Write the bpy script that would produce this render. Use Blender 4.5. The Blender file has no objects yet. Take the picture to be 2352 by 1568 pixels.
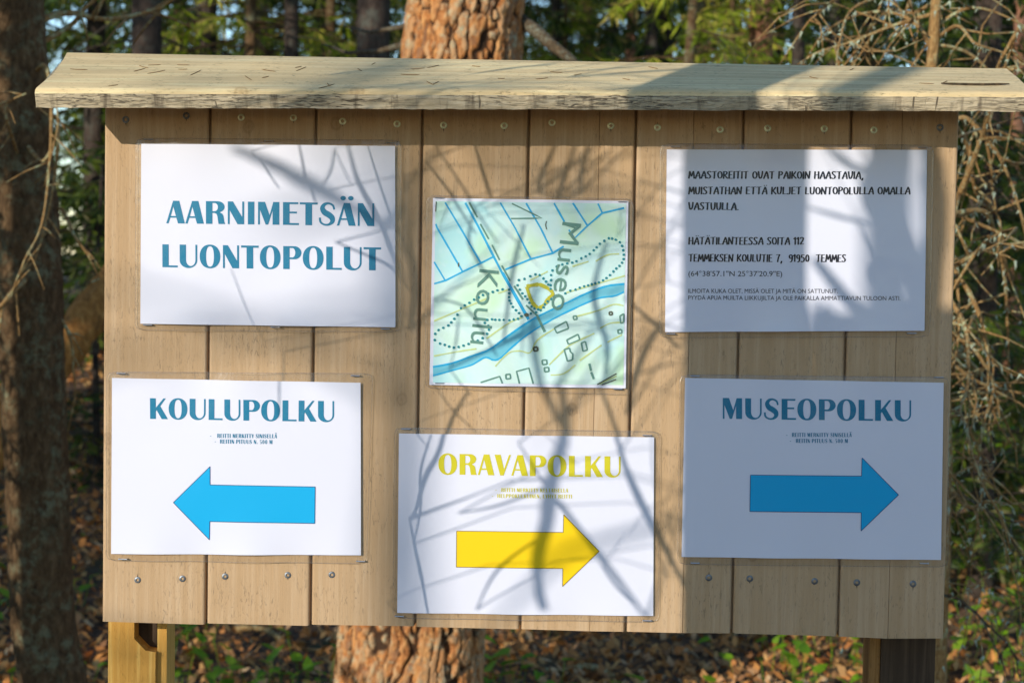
import bpy, bmesh, math, random
import numpy as np
from mathutils import Vector, Matrix, noise
R = math.radians
random.seed(7)
scene = bpy.context.scene
COL = scene.collection

# ------------------------------------------------------------------ camera, sky, sun, exposure
ZB = 1.45                                   # height of the board's middle above the ground
CP = Vector((0.04310, -1.98684, 0.05055 + ZB))
YAW, PITCH, ROLL, FOC = -0.02942, -0.05047, 0.01691, 60.0
fwd = Vector((math.sin(YAW)*math.cos(PITCH), math.cos(YAW)*math.cos(PITCH), math.sin(PITCH)))
r0 = Vector((math.cos(YAW), -math.sin(YAW), 0)); u0 = r0.cross(fwd)
right = r0*math.cos(ROLL) + u0*math.sin(ROLL); up = u0*math.cos(ROLL) - r0*math.sin(ROLL)
cam = bpy.data.cameras.new('camera'); camo = bpy.data.objects.new('camera', cam); COL.objects.link(camo)
m = Matrix((right, up, -fwd)).transposed().to_4x4(); m.translation = CP
camo.matrix_world = m
cam.lens = FOC; cam.sensor_width = 36; cam.clip_end = 500; cam.clip_start = 0.05
cam.dof.use_dof = True; cam.dof.focus_distance = 1.98; cam.dof.aperture_fstop = 9.5
scene.camera = camo

SUN_AZ, SUN_EL = 35.0, 15.0                 # sun stands behind the viewer's left shoulder, low
S = Vector((-math.sin(R(SUN_AZ))*math.cos(R(SUN_EL)), -math.cos(R(SUN_AZ))*math.cos(R(SUN_EL)), math.sin(R(SUN_EL))))
world = bpy.data.worlds.new('World'); scene.world = world; world.use_nodes = True
wn = world.node_tree.nodes; wl = world.node_tree.links
sky = wn.new('ShaderNodeTexSky'); sky.sky_type = 'NISHITA'; sky.sun_disc = False
sky.sun_elevation = R(SUN_EL); sky.sun_rotation = R(180 + SUN_AZ); sky.air_density = 1.0; sky.dust_density = 0.1; sky.ozone_density = 3.0
wl.new(sky.outputs[0], wn['Background'].inputs[0]); wn['Background'].inputs[1].default_value = 0.15
sl = bpy.data.lights.new('sun', 'SUN'); sl.energy = 2.6; sl.angle = R(0.35); sl.color = (1.0, 0.945, 0.85)
so = bpy.data.objects.new('sun', sl); COL.objects.link(so); so.location = S*30
so.rotation_euler = (-S).to_track_quat('-Z', 'Y').to_euler()
scene.view_settings.view_transform = 'Standard'; scene.view_settings.look = 'None'
scene.view_settings.exposure = 0.72; scene.view_settings.gamma = 1.0
scene.render.engine = 'CYCLES'
scene.cycles.max_bounces = 6; scene.cycles.transparent_max_bounces = 12
scene.cycles.use_denoising = True

KF = FOC/36*2352.0
def at(px, py, Y=0.0):
    """point at depth plane y=Y seen at photo position (px,py), in a 2352x1568 frame"""
    d = fwd + right*((px-1176)/KF) + up*((784-py)/KF)
    return CP + d*((Y-CP.y)/d.y)

# ------------------------------------------------------------------ materials
def newmat(name):
    mt = bpy.data.materials.new(name); mt.use_nodes = True
    return mt, mt.node_tree.nodes, mt.node_tree.links, mt.node_tree.nodes['Principled BSDF']
def N(ns, t, **kw):
    n = ns.new(t)
    for k, v in kw.items():
        if k.startswith('i_'): n.inputs[int(k[2:])].default_value = v
        else: setattr(n, k, v)
    return n
def mapping(ns, ls, scale, coord='Object', rnd=True):
    tc = ns.new('ShaderNodeTexCoord'); mp = ns.new('ShaderNodeMapping')
    mp.inputs['Scale'].default_value = scale
    ls.new(tc.outputs[coord], mp.inputs[0])
    if rnd:
        oi = ns.new('ShaderNodeObjectInfo'); vm = N(ns, 'ShaderNodeVectorMath', operation='SCALE')
        cm = ns.new('ShaderNodeCombineXYZ')
        for k in range(3): ls.new(oi.outputs['Random'], cm.inputs[k])
        ls.new(cm.outputs[0], vm.inputs[0]); vm.inputs['Scale'].default_value = 37.0
        ls.new(vm.outputs[0], mp.inputs['Location'])
    return mp.outputs[0]
def tex(ns, ls, vec, scale, detail=4, rough=.6, dist=0.0):
    n = ns.new('ShaderNodeTexNoise'); n.inputs['Scale'].default_value = scale; n.inputs['Detail'].default_value = detail
    n.inputs['Roughness'].default_value = rough; n.inputs['Distortion'].default_value = dist
    ls.new(vec, n.inputs['Vector']); return n.outputs[0]
def ramp(ns, ls, fac, stops, interp='LINEAR'):
    n = ns.new('ShaderNodeValToRGB'); n.color_ramp.interpolation = interp
    e = n.color_ramp.elements
    while len(e) < len(stops): e.new(0.5)
    for k, (p, c) in enumerate(stops):
        e[k].position = p; e[k].color = (c[0], c[1], c[2], 1) if not isinstance(c, (int, float)) else (c, c, c, 1)
    ls.new(fac, n.inputs[0]); return n.outputs[0]
def mix(ns, ls, fac, a, b, blend='MIX'):
    n = ns.new('ShaderNodeMix'); n.data_type = 'RGBA'; n.blend_type = blend
    for sock, v in ((n.inputs[0], fac), (n.inputs[6], a), (n.inputs[7], b)):
        if isinstance(v, (int, float)): sock.default_value = v
        elif isinstance(v, tuple): sock.default_value = (*v, 1)
        else: ls.new(v, sock)
    return n.outputs[2]
def bump(ns, ls, h, bs, strength=.5, dist=.001):
    n = ns.new('ShaderNodeBump'); n.inputs['Strength'].default_value = strength; n.inputs['Distance'].default_value = dist
    ls.new(h, n.inputs['Height']); ls.new(n.outputs[0], bs.inputs['Normal'])

def mat_wood(name, base, dark, light, axis='z', fleck=.42, rough=.85, orange=None):
    mt, ns, ls, b = newmat(name)
    sc = {'z': (1, 1, .035), 'x': (.03, 1, 1)}[axis]
    v = mapping(ns, ls, sc); v1 = mapping(ns, ls, (1, 1, 1))
    g = tex(ns, ls, v, 300, 6, .7, .3); g2 = tex(ns, ls, v, 60, 3, .6, .8); bl = tex(ns, ls, v1, 9, 4, .6)
    c = ramp(ns, ls, g2, [(.37, dark), (.5, base), (.63, light)])
    oi2 = ns.new('ShaderNodeObjectInfo'); c = mix(ns, ls, ramp(ns, ls, oi2.outputs['Random'], [(0, .0), (1, .7)]), c, (base[0]*.84, base[1]*.83, base[2]*.84), 'MIX')
    c = mix(ns, ls, ramp(ns, ls, g, [(.38, .9), (.54, 0)]), c, dark)
    c = mix(ns, ls, ramp(ns, ls, bl, [(.35, .0), (.75, .45)]), c, light)
    g3 = tex(ns, ls, v, 125, 3, .55, .6); vs_ = mapping(ns, ls, {'z': (1, 1, .12), 'x': (.12, 1, 1)}[axis]); sn = tex(ns, ls, vs_, 16, 4, .6, .4)
    c = mix(ns, ls, ramp(ns, ls, g3, [(.40, .62), (.52, 0)]), c, dark)
    c = mix(ns, ls, ramp(ns, ls, sn, [(.52, 0), (.68, .40)]), c, tuple(x*.72 for x in dark))
    c = mix(ns, ls, ramp(ns, ls, g3, [(.54, 0), (.66, .55)]), c, tuple(min(.82, x*1.12) for x in light))
    if orange:
        tc = ns.new('ShaderNodeTexCoord'); sp = ns.new('ShaderNodeSeparateXYZ'); ls.new(tc.outputs['Object'], sp.inputs[0])
        # orange-brown tone mixed in by height
        ad = N(ns, 'ShaderNodeMath', operation='MULTIPLY_ADD', i_1=.05); ls.new(bl, ad.inputs[0]); ls.new(sp.outputs[2], ad.inputs[2])
        f = ramp(ns, ls, ad.outputs[0], [(.17+.025, 0), (.24+.025, .75)])
        c = mix(ns, ls, f, c, orange)
    # weathering flecks: short dark hairline checks
    vf = mapping(ns, ls, {'z': (1, 1, .22), 'x': (.2, 1, 1)}[axis])
    fl = tex(ns, ls, vf, 560, 2, .5, 1.0); fm = tex(ns, ls, v1, 35, 2)
    flm = ramp(ns, ls, fl, [(.60, 0), (.66, fleck)])
    k = N(ns, 'ShaderNodeMath', operation='MULTIPLY'); ls.new(flm, k.inputs[0]); ls.new(ramp(ns, ls, fm, [(.4, .15), (.65, 1)]), k.inputs[1])
    c = mix(ns, ls, k.outputs[0], c, tuple(x*.28 for x in dark))
    # knots
    vo = ns.new('ShaderNodeTexVoronoi'); vo.voronoi_dimensions = '2D'; vo.inputs['Scale'].default_value = 5.0
    ks = ns.new('ShaderNodeSeparateXYZ'); kc = ns.new('ShaderNodeCombineXYZ'); ls.new(mapping(ns, ls, {'z': (1, 1, .75), 'x': (.75, 1, 1)}[axis]), ks.inputs[0])
    ls.new(ks.outputs[0], kc.inputs[0]); ls.new(ks.outputs[2 if axis == 'z' else 1], kc.inputs[1])
    kw = N(ns, 'ShaderNodeVectorMath', operation='MULTIPLY_ADD'); kn_ = ns.new('ShaderNodeTexNoise'); kn_.inputs['Scale'].default_value = 60; ls.new(v1, kn_.inputs['Vector']); ls.new(kn_.outputs['Color'], kw.inputs[0]); kw.inputs[1].default_value = (.006, .006, 0); ls.new(kc.outputs[0], kw.inputs[2])
    ls.new(kw.outputs[0], vo.inputs['Vector'])
    kn = ramp(ns, ls, vo.outputs[0], [(.0, .6), (.016, .28), (.026, .6), (.033, .14), (.08, 0)])
    c = mix(ns, ls, kn, c, (dark[0]*.6, dark[1]*.5, dark[2]*.4))
    ls.new(c, b.inputs['Base Color']); b.inputs['Roughness'].default_value = rough
    b.inputs['Specular IOR Level'].default_value = .25
    h = N(ns, 'ShaderNodeMath', operation='MULTIPLY_ADD', i_1=-1.2); ls.new(k.outputs[0], h.inputs[0]); ls.new(g, h.inputs[2])
    bump(ns, ls, h.outputs[0], b, .5, .0014)
    return mt
M = {}
M['plank'] = mat_wood('weathered_board_wood', (.67, .53, .375), (.44, .33, .215), (.74, .62, .47), orange=(.45, .275, .13))
M['roof'] = mat_wood('grey_roof_wood', (.76, .56, .285), (.64, .47, .24), (.80, .63, .35), axis='x', fleck=.75)
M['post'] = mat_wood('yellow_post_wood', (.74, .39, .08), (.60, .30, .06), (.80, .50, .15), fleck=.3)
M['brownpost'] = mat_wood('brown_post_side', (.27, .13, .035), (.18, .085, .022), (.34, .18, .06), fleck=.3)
M['darkwood'] = mat_wood('dark_wood_and_shade', (.07, .045, .025), (.045, .028, .016), (.10, .065, .04), fleck=.2)  # backing parts, and the right post with its shade put into the colour

def mat_endgrain():
    mt, ns, ls, b = newmat('rough_sawn_edge')
    v = mapping(ns, ls, (.12, 1, 1), rnd=False); v2 = mapping(ns, ls, (.05, 1, 1), rnd=False); v3 = mapping(ns, ls, (1, .3, .12), rnd=False); v4 = mapping(ns, ls, (.35, 1, 1), rnd=False)
    n1 = tex(ns, ls, v2, 420, 5, .75); st = tex(ns, ls, v3, 55, 4, .65); pa = tex(ns, ls, v4, 28, 3, .6)
    crk = tex(ns, ls, v, 470, 3, .6, 1.3); crv = tex(ns, ls, v3, 120, 2, .5, 1.0)
    c = ramp(ns, ls, n1, [(.3, (.30, .23, .135)), (.5, (.54, .43, .27)), (.7, (.66, .55, .37))])
    c = mix(ns, ls, ramp(ns, ls, st, [(.54, 0), (.68, .75)]), c, (.11, .08, .05))
    k = N(ns, 'ShaderNodeMath', operation='MULTIPLY'); ls.new(ramp(ns, ls, crk, [(.52, 0), (.62, .8)]), k.inputs[0]); ls.new(ramp(ns, ls, pa, [(.36, .15), (.58, 1)]), k.inputs[1])
    k2 = N(ns, 'ShaderNodeMath', operation='MAXIMUM'); ls.new(k.outputs[0], k2.inputs[0]); ls.new(ramp(ns, ls, crv, [(.70, 0), (.74, .8)]), k2.inputs[1])
    c = mix(ns, ls, k2.outputs[0], c, (.045, .032, .02))
    ls.new(c, b.inputs['Base Color']); b.inputs['Roughness'].default_value = .95
    h = N(ns, 'ShaderNodeMath', operation='MULTIPLY_ADD', i_1=-1.); ls.new(k2.outputs[0], h.inputs[0]); ls.new(n1, h.inputs[2])
    bump(ns, ls, h.outputs[0], b, .8, .002)
    return mt
M['edge'] = mat_endgrain()

def mat_print(name, col, coat=.42, mottled=0):
    mt, ns, ls, b = newmat(name)
    v = mapping(ns, ls, (1, 1, 1), rnd=False)
    if mottled:
        n = tex(ns, ls, v, 700, 2, .8); c = mix(ns, ls, ramp(ns, ls, n, [(.35, mottled), (.65, 0)]), col, tuple(min(1, x*.5+.42) for x in col))
        ls.new(c, b.inputs['Base Color'])
    else:
        n = tex(ns, ls, v, 5, 3); c = mix(ns, ls, n, tuple(x*.985 for x in col), col); ls.new(c, b.inputs['Base Color'])
    b.inputs['Roughness'].default_value = .6; b.inputs['Specular IOR Level'].default_value = .2
    b.inputs['Coat Weight'].default_value = coat; b.inputs['Coat Roughness'].default_value = .16
    w = tex(ns, ls, v, 22, 4, .6); bp = ns.new('ShaderNodeBump'); bp.inputs['Strength'].default_value = .45; bp.inputs['Distance'].default_value = .003
    ls.new(w, bp.inputs['Height']); ls.new(bp.outputs[0], b.inputs['Coat Normal'])
    return mt
M['paper'] = mat_print('white_laminated_paper', (.685, .68, .755))
M['ink_blue'] = mat_print('deep_blue_print', (.002, .165, .285), mottled=.06)
M['ink_cyan'] = mat_print('bright_blue_print', (.002, .37, .68))
M['ink_navy'] = mat_print('navy_outline_print', (.01, .05, .16))
M['ink_olive'] = mat_print('yellow_olive_print', (.56, .49, .008), mottled=.05)
M['ink_yellow'] = mat_print('yellow_print', (.84, .55, .003))
M['ink_brown'] = mat_print('brown_outline_print', (.20, .13, .01))
M['ink_black'] = mat_print('black_print', (.012, .012, .02))
M['map_green'] = mat_print('grey_green_ink', (.11, .24, .19))
M['map_blue'] = mat_print('map_blue_ink', (.02, .36, .62))
M['map_river'] = mat_print('map_river_wash', (.15, .48, .58))
M['map_teal'] = mat_print('map_teal_dot_ink', (.006, .20, .24))
M['map_lime'] = mat_print('map_olive_wash_line', (.50, .58, .25))
M['map_yellow'] = mat_print('map_yellow_marker', (.45, .42, .03))
M['map_dark'] = mat_print('map_dark_ink', (.08, .09, .06))
def mat_map():
    mt, ns, ls, b = newmat('map_watercolour')
    v = mapping(ns, ls, (1, 1, 1), rnd=False)
    a = tex(ns, ls, v, 9, 4, .55, .6); d = tex(ns, ls, v, 14, 3, .5, .4); e = tex(ns, ls, v, 60, 4, .6, 1)
    c = ramp(ns, ls, a, [(.3, (.50, .70, .52)), (.45, (.56, .73, .67)), (.58, (.46, .70, .68)), (.72, (.30, .62, .64))])
    c = mix(ns, ls, ramp(ns, ls, d, [(.52, 0), (.72, .65)]), c, (.46, .70, .33))
    c = mix(ns, ls, ramp(ns, ls, e, [(.55, 0), (.75, .3)]), c, (.68, .74, .70))
    ls.new(c, b.inputs['Base Color']); b.inputs['Roughness'].default_value = .6
    b.inputs['Coat Weight'].default_value = .5; b.inputs['Coat Roughness'].default_value = .16
    return mt
M['map'] = mat_map()
def mat_plastic(name, op, rough):
    mt, ns, ls, b = newmat(name); ns.remove(b)
    tr = ns.new('ShaderNodeBsdfTransparent'); tr.inputs[0].default_value = (.95, .94, .91, 1)
    gl = ns.new('ShaderNodeBsdfGlossy'); gl.inputs['Roughness'].default_value = rough
    df = ns.new('ShaderNodeBsdfDiffuse'); df.inputs[0].default_value = (.75, .72, .66, 1)
    v = mapping(ns, ls, (1, 1, 1), rnd=False)
    fr = ns.new('ShaderNodeFresnel'); fr.inputs[0].default_value = 1.5
    m1 = ns.new('ShaderNodeMixShader'); m1.inputs[0].default_value = op
    ls.new(tr.outputs[0], m1.inputs[1]); ls.new(df.outputs[0], m1.inputs[2])
    m2 = ns.new('ShaderNodeMixShader'); ls.new(fr.outputs[0], m2.inputs[0]); ls.new(m1.outputs[0], m2.inputs[1]); ls.new(gl.outputs[0], m2.inputs[2])
    bp = ns.new('ShaderNodeBump'); bp.inputs['Strength'].default_value = .4; bp.inputs['Distance'].default_value = .002
    ls.new(tex(ns, ls, v, 40, 3), bp.inputs['Height']); ls.new(bp.outputs[0], gl.inputs['Normal'])
    ls.new(m2.outputs[0], ns['Material Output'].inputs[0]); return mt
M['pouch'] = mat_plastic('clear_laminate', .03, .18)
M['rim'] = mat_plastic('laminate_rim', .06, .25)
def mat_simple(name, col, rough=.6, metal=0., var=0, scale=40, col2=None, coord='Object'):
    mt, ns, ls, b = newmat(name)
    v = mapping(ns, ls, (1, 1, 1), coord)
    n = tex(ns, ls, v, scale, 4, .6)
    c = ramp(ns, ls, n, [(.3, tuple(x*(1-var) for x in col)), (.7, col2 or tuple(min(1, x*(1+var)) for x in col))])
    ls.new(c, b.inputs['Base Color']); b.inputs['Roughness'].default_value = rough; b.inputs['Metallic'].default_value = metal
    return mt
M['zinc'] = mat_simple('yellow_zinc', (.62, .62, .42), .38, .75, .25, 300)
M['steel'] = mat_simple('dull_steel', (.17, .18, .19), .5, .7, .5, 300)
M['recess'] = mat_simple('screw_recess', (.03, .03, .035), .5, .6, .2)
M['staple'] = mat_simple('staple_steel', (.50, .50, .50), .35, .9, .1)

def mat_bark(name, a, b_, lich, lamt=.5, sc=1.0, bstr=.7, bd=.012):
    mt, ns, ls, b = newmat(name)
    v = mapping(ns, ls, (1, 1, .45)); v1 = mapping(ns, ls, (1, 1, 1))
    n = tex(ns, ls, v, 45*sc, 6, .7, .4); n2 = tex(ns, ls, v1, 7*sc, 4, .6, .5); n3 = tex(ns, ls, v1, 28*sc, 4, .65)
    c = ramp(ns, ls, n, [(.32, tuple(x*.45 for x in a)), (.5, a), (.7, b_)])
    k = N(ns, 'ShaderNodeMath', operation='MULTIPLY'); ls.new(ramp(ns, ls, n2, [(.45, 0), (.62, 1)]), k.inputs[0]); ls.new(ramp(ns, ls, n3, [(.45, 0), (.6, lamt)]), k.inputs[1])
    c = mix(ns, ls, k.outputs[0], c, lich)
    ls.new(c, b.inputs['Base Color']); b.inputs['Roughness'].default_value = .95; b.inputs['Specular IOR Level'].default_value = .15
    bump(ns, ls, n, b, bstr, bd); return mt
M['bark_spruce'] = mat_bark('spruce_bark', (.155, .09, .042), (.27, .165, .08), (.30, .31, .18), .65, 1.5, 1.0, .03)
M['bark_dark'] = mat_bark('dark_spruce_bark', (.06, .042, .032), (.10, .072, .052), (.12, .14, .11), .4)
M['bark_red'] = mat_bark('red_pine_bark', (.30, .13, .07), (.42, .22, .13), (.26, .24, .18), .3)
M['twig'] = mat_bark('dead_twig_bark', (.34, .19, .07), (.52, .34, .14), (.50, .54, .30), .95, 3)
M['twig_dark'] = mat_bark('dark_twig_bark', (.10, .07, .04), (.20, .13, .07), (.30, .34, .26), .6, 3)
M['lichen'] = mat_simple('beard_lichen', (.40, .45, .32), .95, 0, .35, 90)
M['rot'] = mat_bark('rotten_orange_wood', (.42, .17, .04), (.62, .32, .09), (.10, .06, .03), .5, 1)

def mat_pine():
    mt, ns, ls, b = newmat('pine_plate_bark')
    def attr(n):
        a = ns.new('ShaderNodeAttribute'); a.attribute_name = n; return a.outputs['Fac']
    v = mapping(ns, ls, (1, 1, .5), rnd=False); v1 = mapping(ns, ls, (1, 1, 1), rnd=False)
    n = tex(ns, ls, v, 60, 6, .7, .5); n2 = tex(ns, ls, v1, 16, 5, .65, .6); n3 = tex(ns, ls, v1, 130, 3, .7)
    c = ramp(ns, ls, n, [(.32, (.17, .06, .022)), (.48, (.50, .19, .055)), (.66, (.70, .36, .13))])
    c = mix(ns, ls, ramp(ns, ls, attr('plate'), [(.2, .7), (.42, 0)]), c, (.27, .15, .085))
    c = mix(ns, ls, ramp(ns, ls, attr('plate'), [(.55, 0), (.8, .75)]), c, (.58, .34, .165))
    k = N(ns, 'ShaderNodeMath', operation='MULTIPLY'); ls.new(ramp(ns, ls, n2, [(.50, 0), (.62, 1)]), k.inputs[0]); ls.new(ramp(ns, ls, n3, [(.38, .1), (.6, .9)]), k.inputs[1])
    c = mix(ns, ls, k.outputs[0], c, (.46, .46, .30))
    c = mix(ns, ls, ramp(ns, ls, attr('fissure'), [(.12, .97), (.55, 0)]), c, (.045, .024, .014))
    ls.new(c, b.inputs['Base Color']); b.inputs['Roughness'].default_value = .95; b.inputs['Specular IOR Level'].default_value = .15
    bump(ns, ls, n, b, 1.0, .010); return mt
M['pine'] = mat_pine()

def mat_leaf(name, cols, rough=.55, trans=.35):
    mt, ns, ls, b = newmat(name)
    g = ns.new('ShaderNodeNewGeometry')
    c = ramp(ns, ls, g.outputs['Random Per Island'], [(i/(len(cols)-1), x) for i, x in enumerate(cols)])
    ls.new(c, b.inputs['Base Color']); b.inputs['Roughness'].default_value = rough; b.inputs['Specular IOR Level'].default_value = .3
    if trans:
        t = ns.new('ShaderNodeBsdfTranslucent'); ls.new(c, t.inputs[0]); ms = ns.new('ShaderNodeMixShader'); ms.inputs[0].default_value = trans
        ls.new(b.outputs[0], ms.inputs[1]); ls.new(t.outputs[0], ms.inputs[2]); ls.new(ms.outputs[0], ns['Material Output'].inputs[0])
    return mt
M['needle'] = mat_leaf('spruce_needles', [(.018, .04, .008), (.05, .085, .010), (.14, .18, .015), (.03, .06, .010), (.18, .15, .04)])
M['needle_sunlit'] = mat_leaf('painted_sunlit_needles', [(.16, .24, .012), (.38, .44, .02), (.24, .31, .015), (.54, .46, .07), (.28, .20, .07)])  # sunlit copy of the spruce needles, sun brightness put into the colour
M['litter'] = mat_leaf('fallen_leaves_and_needles', [(.46, .17, .045), (.64, .27, .065), (.26, .12, .05), (.66, .36, .12), (.52, .18, .045), (.66, .46, .24)], .8, .1)
M['plantleaf'] = mat_leaf('may_lily_leaves', [(.16, .34, .012), (.28, .48, .02), (.11, .26, .015), (.38, .54, .04)], .4, .4)
M['needle_dry'] = mat_leaf('dry_brown_needles', [(.14, .07, .025), (.22, .12, .04), (.10, .06, .03)], .7, 0)
def mat_soil():
    mt, ns, ls, b = newmat('forest_soil')
    v = mapping(ns, ls, (1, 1, 1), rnd=False)
    a = tex(ns, ls, v, 26, 6, .75, .5); d = tex(ns, ls, v, 2.2, 4, .6)
    c = ramp(ns, ls, a, [(.3, (.05, .03, .018)), (.48, (.13, .075, .04)), (.62, (.24, .13, .065)), (.75, (.34, .22, .12))])
    c = mix(ns, ls, ramp(ns, ls, d, [(.5, 0), (.68, .7)]), c, (.045, .085, .02))
    ls.new(c, b.inputs['Base Color']); b.inputs['Roughness'].default_value = .95
    bump(ns, ls, a, b, .9, .03); return mt
M['soil'] = mat_soil()

# ------------------------------------------------------------------ object helpers
def tag(o, label=None, cat=None, group=None, kind=None):
    if label: o['label'] = label
    if cat: o['category'] = cat
    if group: o['group'] = group
    if kind: o['kind'] = kind
    return o
def empty(name, loc, label, cat, group=None):
    o = bpy.data.objects.new(name, None); COL.objects.link(o); o.location = loc; o.empty_display_size = .1
    return tag(o, label, cat, group)
def wloc(o):
    v = Vector((0, 0, 0))
    while o is not None: v = v + o.location; o = o.parent
    return v
class MB:
    def __init__(s): s.v = []; s.f = []; s.mi = []; s.attr = {}
    def face(s, idx, mi=0): s.f.append(tuple(idx)); s.mi.append(mi)
    def add(s, pts, faces, mi=0):
        b = len(s.v); s.v += [tuple(p) for p in pts]
        for f in faces: s.face([b+i for i in f], mi)
    def box(s, x0, x1, y0, y1, z0, z1, mi=0):
        s.add([(x0, y0, z0), (x1, y0, z0), (x1, y1, z0), (x0, y1, z0), (x0, y0, z1), (x1, y0, z1), (x1, y1, z1), (x0, y1, z1)],
              [(0, 3, 2, 1), (4, 5, 6, 7), (0, 1, 5, 4), (1, 2, 6, 5), (2, 3, 7, 6), (3, 0, 4, 7)], mi)
    def tube(s, pts, rad, n=8, mi=0, jitter=0, cap=True):
        pts = [Vector(p) for p in pts]; b = len(s.v); L = len(pts)
        t0 = (pts[1]-pts[0]).normalized(); a = Vector((0, 0, 1)) if abs(t0.z) < .9 else Vector((1, 0, 0))
        u = t0.cross(a).normalized()
        for i, p in enumerate(pts):
            t = (pts[min(i+1, L-1)]-pts[max(i-1, 0)])
            t = t.normalized() if t.length > 1e-9 else t0
            u = (u - t*u.dot(t)).normalized(); w = t.cross(u)
            r = rad[i] if isinstance(rad, (list, tuple)) else rad
            for k in range(n):
                a_ = 2*math.pi*k/n; rr = r*(1+jitter*(random.random()-.5)) if jitter else r
                q = p + (u*math.cos(a_)+w*math.sin(a_))*rr; s.v.append((q.x, q.y, q.z))
        for i in range(L-1):
            for k in range(n):
                s.face((b+i*n+k, b+i*n+(k+1) % n, b+(i+1)*n+(k+1) % n, b+(i+1)*n+k), mi)
        if cap:
            s.face(tuple(b+k for k in reversed(range(n))), mi); s.face(tuple(b+(L-1)*n+k for k in range(n)), mi)
    def build(s, name, mats, parent=None, smooth=False, label=None):
        me = bpy.data.meshes.new(name)
        off = wloc(parent) if parent else Vector((0, 0, 0))
        me.from_pydata([(v[0]-off.x, v[1]-off.y, v[2]-off.z) for v in s.v], [], s.f)
        if not isinstance(mats, (list, tuple)): mats = [mats]
        for mt in mats: me.materials.append(mt)
        if len(mats) > 1: me.polygons.foreach_set('material_index', s.mi)
        if smooth: me.polygons.foreach_set('use_smooth', [True]*len(me.polygons))
        for k, vals in s.attr.items():
            a = me.attributes.new(k, 'FLOAT', 'POINT'); a.data.foreach_set('value', vals)
        me.update()
        o = bpy.data.objects.new(name, me); COL.objects.link(o)
        if parent: o.parent = parent
        if label: o['label'] = label
        return o
def top(mb, name, mats, loc, label, cat, group=None, kind=None, smooth=False):
    """a thing that is one mesh, with its origin at loc"""
    loc = Vector(loc); mb.v = [(v[0]-loc.x, v[1]-loc.y, v[2]-loc.z) for v in mb.v]
    o = mb.build(name, mats, None, smooth); o.location = loc
    return tag(o, label, cat, group, kind)
def catmull(pts, n=8):
    P = [pts[0]] + list(pts) + [pts[-1]]; out = []
    for i in range(1, len(P)-2):
        for k in range(n):
            t = k/n; a, b, c, d = (np.array(q, float) for q in P[i-1:i+3])
            out.append(tuple(.5*((2*b)+(-a+c)*t+(2*a-5*b+4*c-d)*t*t+(-a+3*b-3*c+d)*t**3)))
    out.append(tuple(float(x) for x in pts[-1])); return out

# ------------------------------------------------------------------ ground
def sm(x): x = max(0., min(1., x)); return x*x*(3-2*x)
def gh(x, y):
    h = .75*sm((y-3.6)/6)*sm((-x-.1)/2.2) + .35*sm((y-12)/20)
    h += .95*sm((y-2.6)/6.2)*sm((x-.45)/1.5)  # bank on the right, shaped to face the low sun and look brighter
    h += .05*noise.noise((x*.7, y*.7, 0)) + .02*noise.noise((x*2.3, y*2.3, 4))
    return h
mb = MB()
xs = np.concatenate([np.linspace(-90, -8, 24), np.linspace(-7.5, 7.5, 140), np.linspace(8, 90, 24)])
ys = np.concatenate([np.linspace(-60, -4, 16), np.linspace(-3.5, 13, 150), np.linspace(13.5, 110, 34)])
for y in ys:
    for x in xs: mb.v.append((x, y, gh(x, y)))
nx = len(xs)
for j in range(len(ys)-1):
    for i in range(nx-1): mb.face((j*nx+i, j*nx+i+1, (j+1)*nx+i+1, (j+1)*nx+i))
tag(mb.build('ground', M['soil'], None, True), kind='structure')

# ------------------------------------------------------------------ the noticeboard
PW = 0.12393
board = empty('noticeboard', (0, .03, 0), 'weathered wooden noticeboard of vertical planks with a sloping plank roof, posters stapled on it', 'noticeboard')
BZ = [at(351, 1431).z, at(593, 1434).z, at(834, 1437).z, at(1076, 1442).z, at(1318, 1448).z, at(1560, 1452).z, at(1802, 1457).z, at(2046, 1465).z]
ROOFTOP = ZB + .238
SCREWS = [(289, 275), (428, 266), (554, 270), (674, 271), (787, 279), (912, 285), (1019, 288), (1158, 289), (1268, 282), (1403, 289), (1510, 293), (1654, 298), (1763, 295), (1893, 296), (2007, 299), (2159, 293),
          (316, 1331), (419, 1328), (517, 1323), (661, 1320), (762, 1319), (1628, 1326), (1722, 1328), (1871, 1334), (1968, 1337), (2097, 1340)]
CRACK = {4: at(1369, 700).x, 5: at(1593, 300).x, 7: at(2072, 300).x}
def plank_profile(x0, x1, cracks):
    r = .0035; p = [(x0, .021), (x0, r)]
    for k in range(1, 5):
        a = math.pi/2*k/4; p.append((x0+r-r*math.cos(a), r-r*math.sin(a)))
    for c in cracks: p += [(c-.0004, 0), (c, .0016), (c+.0004, 0)]
    for k in range(0, 5):
        a = math.pi/2*k/4; p.append((x1-r+r*math.sin(a), r-r*math.cos(a)))
    p.append((x1, .021)); return p
planks = []
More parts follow.
